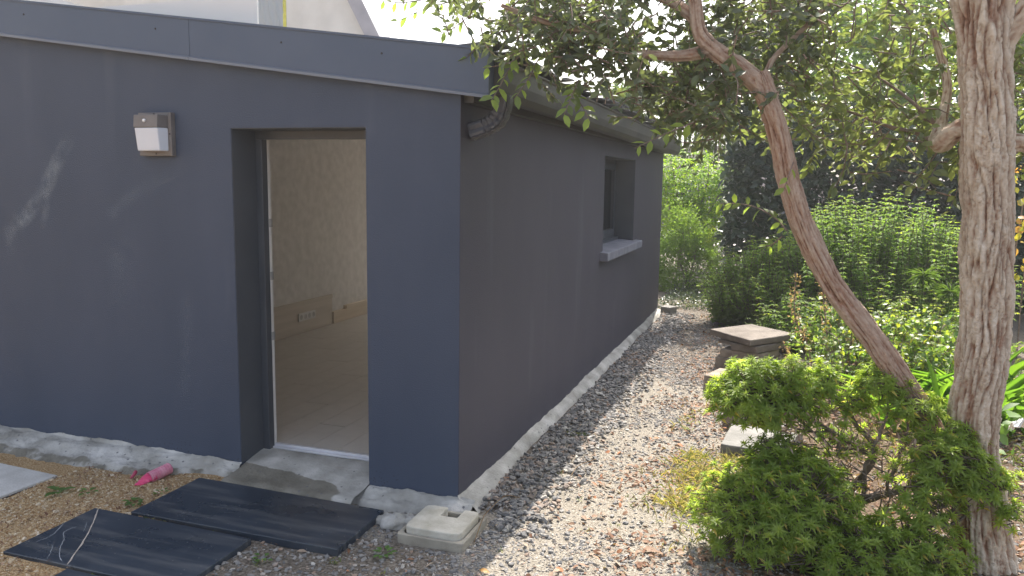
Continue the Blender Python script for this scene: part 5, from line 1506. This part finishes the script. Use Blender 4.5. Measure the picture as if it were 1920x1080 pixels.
# rounded bush under it
rb = thing("round_bush", "feathery round bush at the far corner of the annex", "bush", (.08, 9.9, G0))
lr = Leaves()
for _ in range(11000):
    v = rv(); v[2] = abs(v[2]) if rng.random() < .8 else -.25 * abs(v[2]); rad = .70 + .3 * rng.random() + .38 * fbm(v[0] * 2.2 + 3, v[1] * 2.2, v[2] * 2.6, 3)
    p = np.array([.04, 9.6, .10]) + v * np.array([.60, .5, 1.10]) * rad * (1.15 if v[2] < .3 else 1)
    lr.add(p, v * .5 + rv() * .9 + np.array([0, 0, .2]), rv(), .055, .022, float(np.clip(.45 * rng.random() + .25 * (v[2] > .7) + .25 * (v[0] > .6), 0, 1)))
o = leaf_mesh("foliage", lr.arrays(), T_DIAM, M['mint_leaf'], rb); o["kind"] = "stuff"
b = B()
for k in range(14):
    a = k * .9; b.tube(spline([(.06, 9.9, G0), (.06 + .15 * math.cos(a), 9.9 + .15 * math.sin(a), .4), (.06 + .33 * math.cos(a), 9.9 + .33 * math.sin(a), .9)], 4), [.008] * 9, 5, False)
b.build("stems", M['twig_grey'], rb)
gcv = Leaves()
for _ in range(3000):
    x = rng.uniform(-.1, 1.4); y = rng.uniform(7.3, 9.6); h = (.16 + .18 * fbm(x * 2, y * 2, 12)) * min(1, (y - 7.2) * 1.2)
    if h < .03 or (.45 < x < .85 and y > 8.3): continue
    gcv.add((x, y, G0 + h * rng.random()), rv() * .7 + np.array([0, -.1, .5]), np.array([0, 0, 1.]) + rv() * .6, rng.uniform(.03, .06), rng.uniform(.015, .03), rng.random() * .8)
o = leaf_mesh("ground_cover", gcv.arrays(), T_DIAM, M['hedge_leaf']); props(o, "low green ground cover where the path ends past the annex", kind="stuff")
# ground cover at the end of the path and grass tufts
lg = Leaves()
def tuft(x, y, n, h, spread, tint):
    for _ in range(n):
        a = rng.uniform(0, 6.28); q = spread * math.sqrt(rng.random()); tl = rng.uniform(.15, 1.0); b_ = rng.uniform(0, 6.28)
        xx, yy = x + q * math.cos(a), y + q * math.sin(a)
        lg.add((xx, yy, gz(xx, yy)), (math.cos(b_) * tl, math.sin(b_) * tl, 1.0), (-math.cos(b_), -math.sin(b_), tl), h * rng.uniform(.5, 1.15), .004 + .003 * rng.random(), float(np.clip(tint + .35 * rng.normal(), 0, 1)))
for _ in range(120): tuft(rng.uniform(1.05, 1.7), rng.uniform(.35, 1.35), 13, .09, .09, .8)
for _ in range(30): tuft(rng.uniform(.9, 1.4), rng.uniform(-.1, 2.6), 7, .07, .07, .6)
for _ in range(70): tuft(rng.uniform(.15, 1.6), rng.uniform(7.6, 9.4), 10, .10, .14, .0)
for _ in range(60): tuft(rng.uniform(2.0, 3.6), rng.uniform(1.4, 3.0), 8, .12, .1, .3)
for _ in range(14): tuft(rng.uniform(-.2, .9), rng.uniform(-.8, 1.2), 5, .03, .03, .3)
tuft(.28, 1.42, 40, .035, .05, .05); tuft(.32, 1.45, 30, .03, .04, .05)
for x, y in [(-1.20, -.72), (-1.33, -.715), (-1.42, -.71), (-1.02, -.715), (-1.46, -.70), (-.62, -.9), (-.3, -.75), (-1.2, -1.262), (-1.05, -1.265)]: tuft(x, y, 14, .025, .03, .2)
o = leaf_mesh("grass", lg.arrays(), T_BLADE, M['grass']); props(o, "thin dry grass tufts along the bed edge", kind="stuff")
# small weeds in the sand
def weed(label, x, y, n, L):
    t = thing("weed", label, "weed", (x, y, G0), "small green weeds in the sand"); lv_ = Leaves()
    for k in range(n):
        a = k * 2.4 + rng.normal() * .3; q = .02 + .05 * rng.random()
        lv_.add((x + q * .4 * math.cos(a), y + q * .4 * math.sin(a), gz(x, y) + .012 + .01 * rng.random()), (math.cos(a), math.sin(a), .25), (0, 0, 1.), L * rng.uniform(.6, 1.1), L * .55, .2 + .6 * rng.random())
    leaf_mesh("leaf_rosette", lv_.arrays(), T_OVAL, M['weed'], t)
weed("broad leaved green weed in the sand near the left concrete slab", -2.13, -.62, 7, .075)
weed("low green weed beside the top corner of the veined slab", -1.64, -.58, 16, .045)
weed("pale trailing weed stems right of the broad leaved weed", -1.98, -.56, 8, .045)
weed("tiny green weed next to the pink pipe stub", -1.60, -.42, 8, .03)
weed("thin pale weed at the left foot of the veined slab", -1.78, -1.36, 9, .05)
weed("small weed in the grit below the doorway slab", -.62, -.86, 8, .04)
weed("small weed beside the drain chamber front", -.12, -.62, 9, .045)
# thin dry stems on the gravel
for lab, P in [("thin dry root curving out of the gravel beside the drain chamber", [(.24, -.38, -.04), (.215, -.2, .0), (.19, -.08, -.02), (.22, .12, .0), (.28, .2, -.03)]), ("thin pale straw lying on the gravel near the shadow edge", [(.46, .62, -.03), (.47, .78, -.02), (.54, .95, -.025)]), ("short straw standing at the path edge left of the upper shrub", [(1.05, 2.1, -.05), (1.08, 2.15, .0), (1.14, 2.2, .06)])]:
    t = thing("dry_straw", lab, "twig", P[0]); b = B(); Q = spline(P, 6); b.tube(Q, [.0025] * len(Q), 5); b.build("straw_blade", M['dry_stem'], t, True)
# big leaf plant with crumpled white sheet at the right edge
bp_ = thing("broad_leaf_plant", "broad leaved green plant at the right edge below the strap leaves", "plant", (3.0, 1.3, G0)); lv_ = Leaves()
for k in range(46):
    c = np.array([rng.uniform(2.80, 3.3), rng.uniform(1.0, 1.7), rng.uniform(.12, .50)])
    lv_.add(c, rv() + np.array([0, -.3, -.2]), np.array([0, -.4, 1.]) + rv() * .4, rng.uniform(.08, .13), rng.uniform(.06, .09), rng.random())
leaf_parts("leaf", lv_, T_OVAL, M['weed'], bp_, 40, "leaf_mass", 10)
b = B(); nu = 16
for j in range(nu):
    for i in range(nu):
        u, v = i / (nu - 1) - .5, j / (nu - 1) - .5
        b.v.append((2.93 + u * .20, 1.15 + v * .13, .44 + .035 * fbm(u * 6, v * 6, 3) - .12 * (u * u + v * v) - .06 * v))
for j in range(nu - 1):
    for i in range(nu - 1): b.f.append((j * nu + i, j * nu + i + 1, (j + 1) * nu + i + 1, (j + 1) * nu + i))
o = b.build("crumpled_sheet", M['white_sheet'], None, False); o.modifiers.new("shell", 'SOLIDIFY').thickness = .002; props(o, "crumpled white sheet lying on the broad leaved plant at the right edge", "sheet")
# yellowing vine at the far right
vn = thing("yellowing_vine", "yellow and orange leaved vine at the right edge behind the big trunk", "vine", (3.75, 5.0, G0)); lv_ = Leaves(); b = B()
for k in range(6):
    b.tube(spline([(3.7 + .1 * k, 5 + .05 * k, G0), (3.68 + .1 * k, 5, .9), (3.75 + .08 * k, 5, 2.1)], 5), [.008] * 11, 5, False)
for k in range(260):
    c = np.array([rng.uniform(3.58, 4.4), rng.uniform(4.8, 5.3), rng.uniform(.8, 2.1)]); lv_.add(c, rv() + np.array([0, 0, -.4]), np.array([0, -.7, .5]) + rv() * .5, rng.uniform(.06, .10), rng.uniform(.05, .08), rng.random())
b.build("stems", M['twig'], vn); leaf_parts("leaf", lv_, T_OVAL, M['vine_leaf'], vn, 120, "leaf_mass", 10)

# ------------------------------------------------------------------ far street: steps, fence, car, houses
for k, lab in ((0, "lower pale kerb step at the end of the garden"), (1, "upper pale kerb step at the end of the garden")):
    t = thing("kerb_step", lab, "step", (0, 17 + k * .5, G0), "kerb steps at the garden end"); b = B(); b.box(-1.5, 1.6, 17 + k * .55, 17.54 + k * .55 + (1.0 if k else 0), G0 - .05, G0 + .09 + .09 * k); b.build("step_block", M['kerb'], t, bevel=.01)
fn = thing("wire_fence", "wire mesh fence with weathered posts at the street edge", "fence", (0, 18.9, G0))
for x in (-2.4, -.50, 1.4, 3.3):
    b = B(); b.box(x - .05, x + .05, 18.85, 18.95, G0, 1.35); b.build("post", M['post'], fn, bevel=.008)
b = B()
for x in np.arange(-2.4, 3.3, .1): b.tube([(x, 18.83, G0), (x, 18.83, 1.25)], .003, 4, False)
for z in np.arange(.1, 1.3, .15): b.tube([(-2.4, 18.83, z), (3.3, 18.83, z)], .003, 4, False)
b.build("wire_mesh", M['wire'], fn)["kind"] = "stuff"
car = thing("parked_car", "dark blue parked car glimpsed past the hedge on the street", "car", (1.2, 27, G0))
prof = [(-.9, .25), (-.95, .7), (-.6, .85), (0, .92), (.45, 1.42), (1.9, 1.46), (2.6, 1.0), (3.15, .92), (3.2, .3)]
b = B(); n = len(prof)
b.v = [(x, 26.2, z + G0) for x, z in prof] + [(x, 27.9, z + G0) for x, z in prof]
b.f = [tuple(range(n)), tuple(range(2 * n - 1, n - 1, -1))] + [(i, n + i, n + (i + 1) % n, (i + 1) % n) for i in range(n)]
b.build("body", M['car_paint'], car, bevel=.06)
b = B(); b.add([(.1, 26.19, .92 + G0), (.52, 26.19, 1.36 + G0), (1.15, 26.19, 1.38 + G0), (1.15, 26.19, .94 + G0)], [(0, 1, 2, 3)]); b.add([(1.22, 26.19, .94 + G0), (1.22, 26.19, 1.38 + G0), (1.85, 26.19, 1.38 + G0), (2.3, 26.19, .98 + G0)], [(0, 1, 2, 3)]); o = b.build("window", M['house_glass'], car); o.modifiers.new("t", 'SOLIDIFY').thickness = .01
for x in (-.3, 2.4):
    b = B(); b.tube([(x, 26.18, .3 + G0), (x, 26.36, .3 + G0)], .31, 20); w = b.build("wheel", M['tyre'], car); b = B(); b.tube([(x, 26.165, .3 + G0), (x, 26.178, .3 + G0)], .19, 16); b.build("rim", M['alu'], w)
b = B(); b.box(-.93, -.80, 26.185, 26.35, .62 + G0, .74 + G0); b.build("headlight", M['diffuser'], car)
fh = thing("far_house", "pinkish rendered house across the street behind the sunlit tree", "house", (-2, 34, G0))
def win_wall(parent, x0, x1, y, z1, m_, wins):
    b = B(); b.box(x0, x1, y, y + 6, G0, z1); b.build("wall", m_, parent)
    for (a, c, d, e) in wins:
        f_ = B(); f_.box(a, c, y - .06, y - .002, d, d + .07); f_.box(a, c, y - .06, y - .002, e - .07, e); f_.box(a, a + .07, y - .06, y - .002, d + .07, e - .07); f_.box(c - .07, c, y - .06, y - .002, d + .07, e - .07)
        w = f_.build("window", M['white_pvc'], parent); g_ = B(); g_.box(a + .07, c - .07, y - .03, y - .003, d + .07, e - .07); g_.build("pane", M['house_glass'], w)
win_wall(fh, -7, 3.2, 34, 3.4, M['pink_render'], [(-1.1, -.2, .9, 2.1), (-3.4, -2.4, .9, 2.1), (1.2, 2.2, .9, 2.1)])
b = B(); b.hexa([(-7.3, 33.7, 3.4), (3.5, 33.7, 3.4), (3.5, 40.3, 3.4), (-7.3, 40.3, 3.4), (-6.5, 36.9, 4.5), (2.7, 36.9, 4.5), (2.7, 37.1, 4.5), (-6.5, 37.1, 4.5)]); b.build("roof", M['roof_far'], fh)

# the tall cream house behind the annex, upper left
nh = thing("cream_house", "tall cream rendered house with a taped up window behind the annex", "house", (-9, 10, G0))
YH = 10.0
# gable: edge rises leftwards from the eave; (x,z) of the right edge in the photo -> (-6.05,4.32) .. (-6.44,5.04)
def gx(z): return -6.05 - (z - 4.325) * (.39 / .72)
poly = [(-18, G0), (gx(1.5), G0), (gx(1.5), 1.5), (gx(8.5), 8.5), (-13.5, 8.5 + 2.0), (-18, 8.5)]
WX0, WX1, HZ0, HZ1 = -8.72, -7.92, 3.9, 6.2
b = B()
def strip_poly(xa, xb, z0f, z1f): 
    b.hexa([(xa, YH, z0f(xa)), (xb, YH, z0f(xb)), (xb, YH + .3, z0f(xb)), (xa, YH + .3, z0f(xa)), (xa, YH, z1f(xa)), (xb, YH, z1f(xb)), (xb, YH + .3, z1f(xb)), (xa, YH + .3, z1f(xa))])
def gtop(x): return min(9.5, 4.325 + (-6.05 - x) / (.39 / .72))
c0 = lambda x: G0
strip_poly(-18, -8.85, c0, lambda x: 9.5)
strip_poly(-8.85, WX0, c0, lambda x: gtop(x) if gtop(x) < 9.5 else 9.5)
strip_poly(WX0, WX1, c0, lambda x: HZ0); strip_poly(WX0, WX1, lambda x: HZ1, lambda x: gtop(x))
strip_poly(WX1, -4.2, c0, lambda x: max(.9, gtop(x)))
b.build("wall", M['cream'], nh)
b = B(); zz = [1.5, 9.3]
P = [(gx(z) + .02, z) for z in zz]
nrm = np.array([.72, .39]) / math.hypot(.72, .39)
b.hexa([(P[0][0], YH - .14, P[0][1]), (P[0][0] + nrm[0] * .26, YH - .14, P[0][1] + nrm[1] * .26), (P[0][0] + nrm[0] * .26, YH + .35, P[0][1] + nrm[1] * .26), (P[0][0], YH + .35, P[0][1]),
        (P[1][0], YH - .14, P[1][1]), (P[1][0] + nrm[0] * .26, YH - .14, P[1][1] + nrm[1] * .26), (P[1][0] + nrm[0] * .26, YH + .35, P[1][1] + nrm[1] * .26), (P[1][0], YH + .35, P[1][1])])
b.build("verge_board", M['verge'], nh)
b = B(); b.hexa([(gx(1.5) - .40, YH + .31, 1.5), (gx(1.5) - .15, YH + .31, 1.6), (gx(1.5) - 6.8, YH + 7, 1.6), (gx(1.5) - 7.05, YH + 7, 1.5), (gx(9.3) - .40, YH + .31, 9.3), (gx(9.3) - .15, YH + .31, 9.4), (gx(9.3) - 6.8, YH + 7, 9.4), (gx(9.3) - 7.05, YH + 7, 9.3)])
b.build("roof", M['roof_far'], nh)
b = B(); b.box(WX0, WX0 + .06, YH + .10, YH + .16, HZ0, HZ1); b.box(WX1 - .06, WX1, YH + .10, YH + .16, HZ0, HZ1); b.box(WX0 + .06, WX1 - .06, YH + .10, YH + .16, HZ0, HZ0 + .06); b.box(WX0 + .06, WX1 - .06, YH + .10, YH + .16, HZ1 - .06, HZ1)
w = b.build("window", M['white_pvc'], nh); b = B(); b.box(WX0 + .06, WX1 - .06, YH + .12, YH + .14, HZ0 + .06, HZ1 - .06); b.build("pane", M['house_glass'], w)
b = B(); nu, nv = 60, 30; V = []
for j in range(nv):
    for i in range(nu):
        u, v = i / (nu - 1), j / (nv - 1)
        q = u * 1.0 - .55 * (1 - v) + .25
        fold = .028 * max(0, math.sin(q * 34)) * (1 if .35 < q < 1.0 else .12) + .012 * fbm(u * 5, v * 2, 3)
        b.v.append((WX0 - .03 + u * (WX1 - WX0 + .06), YH - .008 - fold, HZ0 + .0 + v * (HZ1 - HZ0)))
for j in range(nv - 1):
    for i in range(nu - 1): b.f.append((j * nu + i, j * nu + i + 1, (j + 1) * nu + i + 1, (j + 1) * nu + i))
b.build("plastic_sheet", M['plastic'], w, True)
for xa, xb in ((WX0 - .075, WX0 + .015), (WX1 + .015, WX1 + .085)):
    b = B(); b.box(xa, xb, YH - .012, YH - .002, HZ0 - .02, HZ1 + .02); b.build("masking_tape", M['tape'], w)
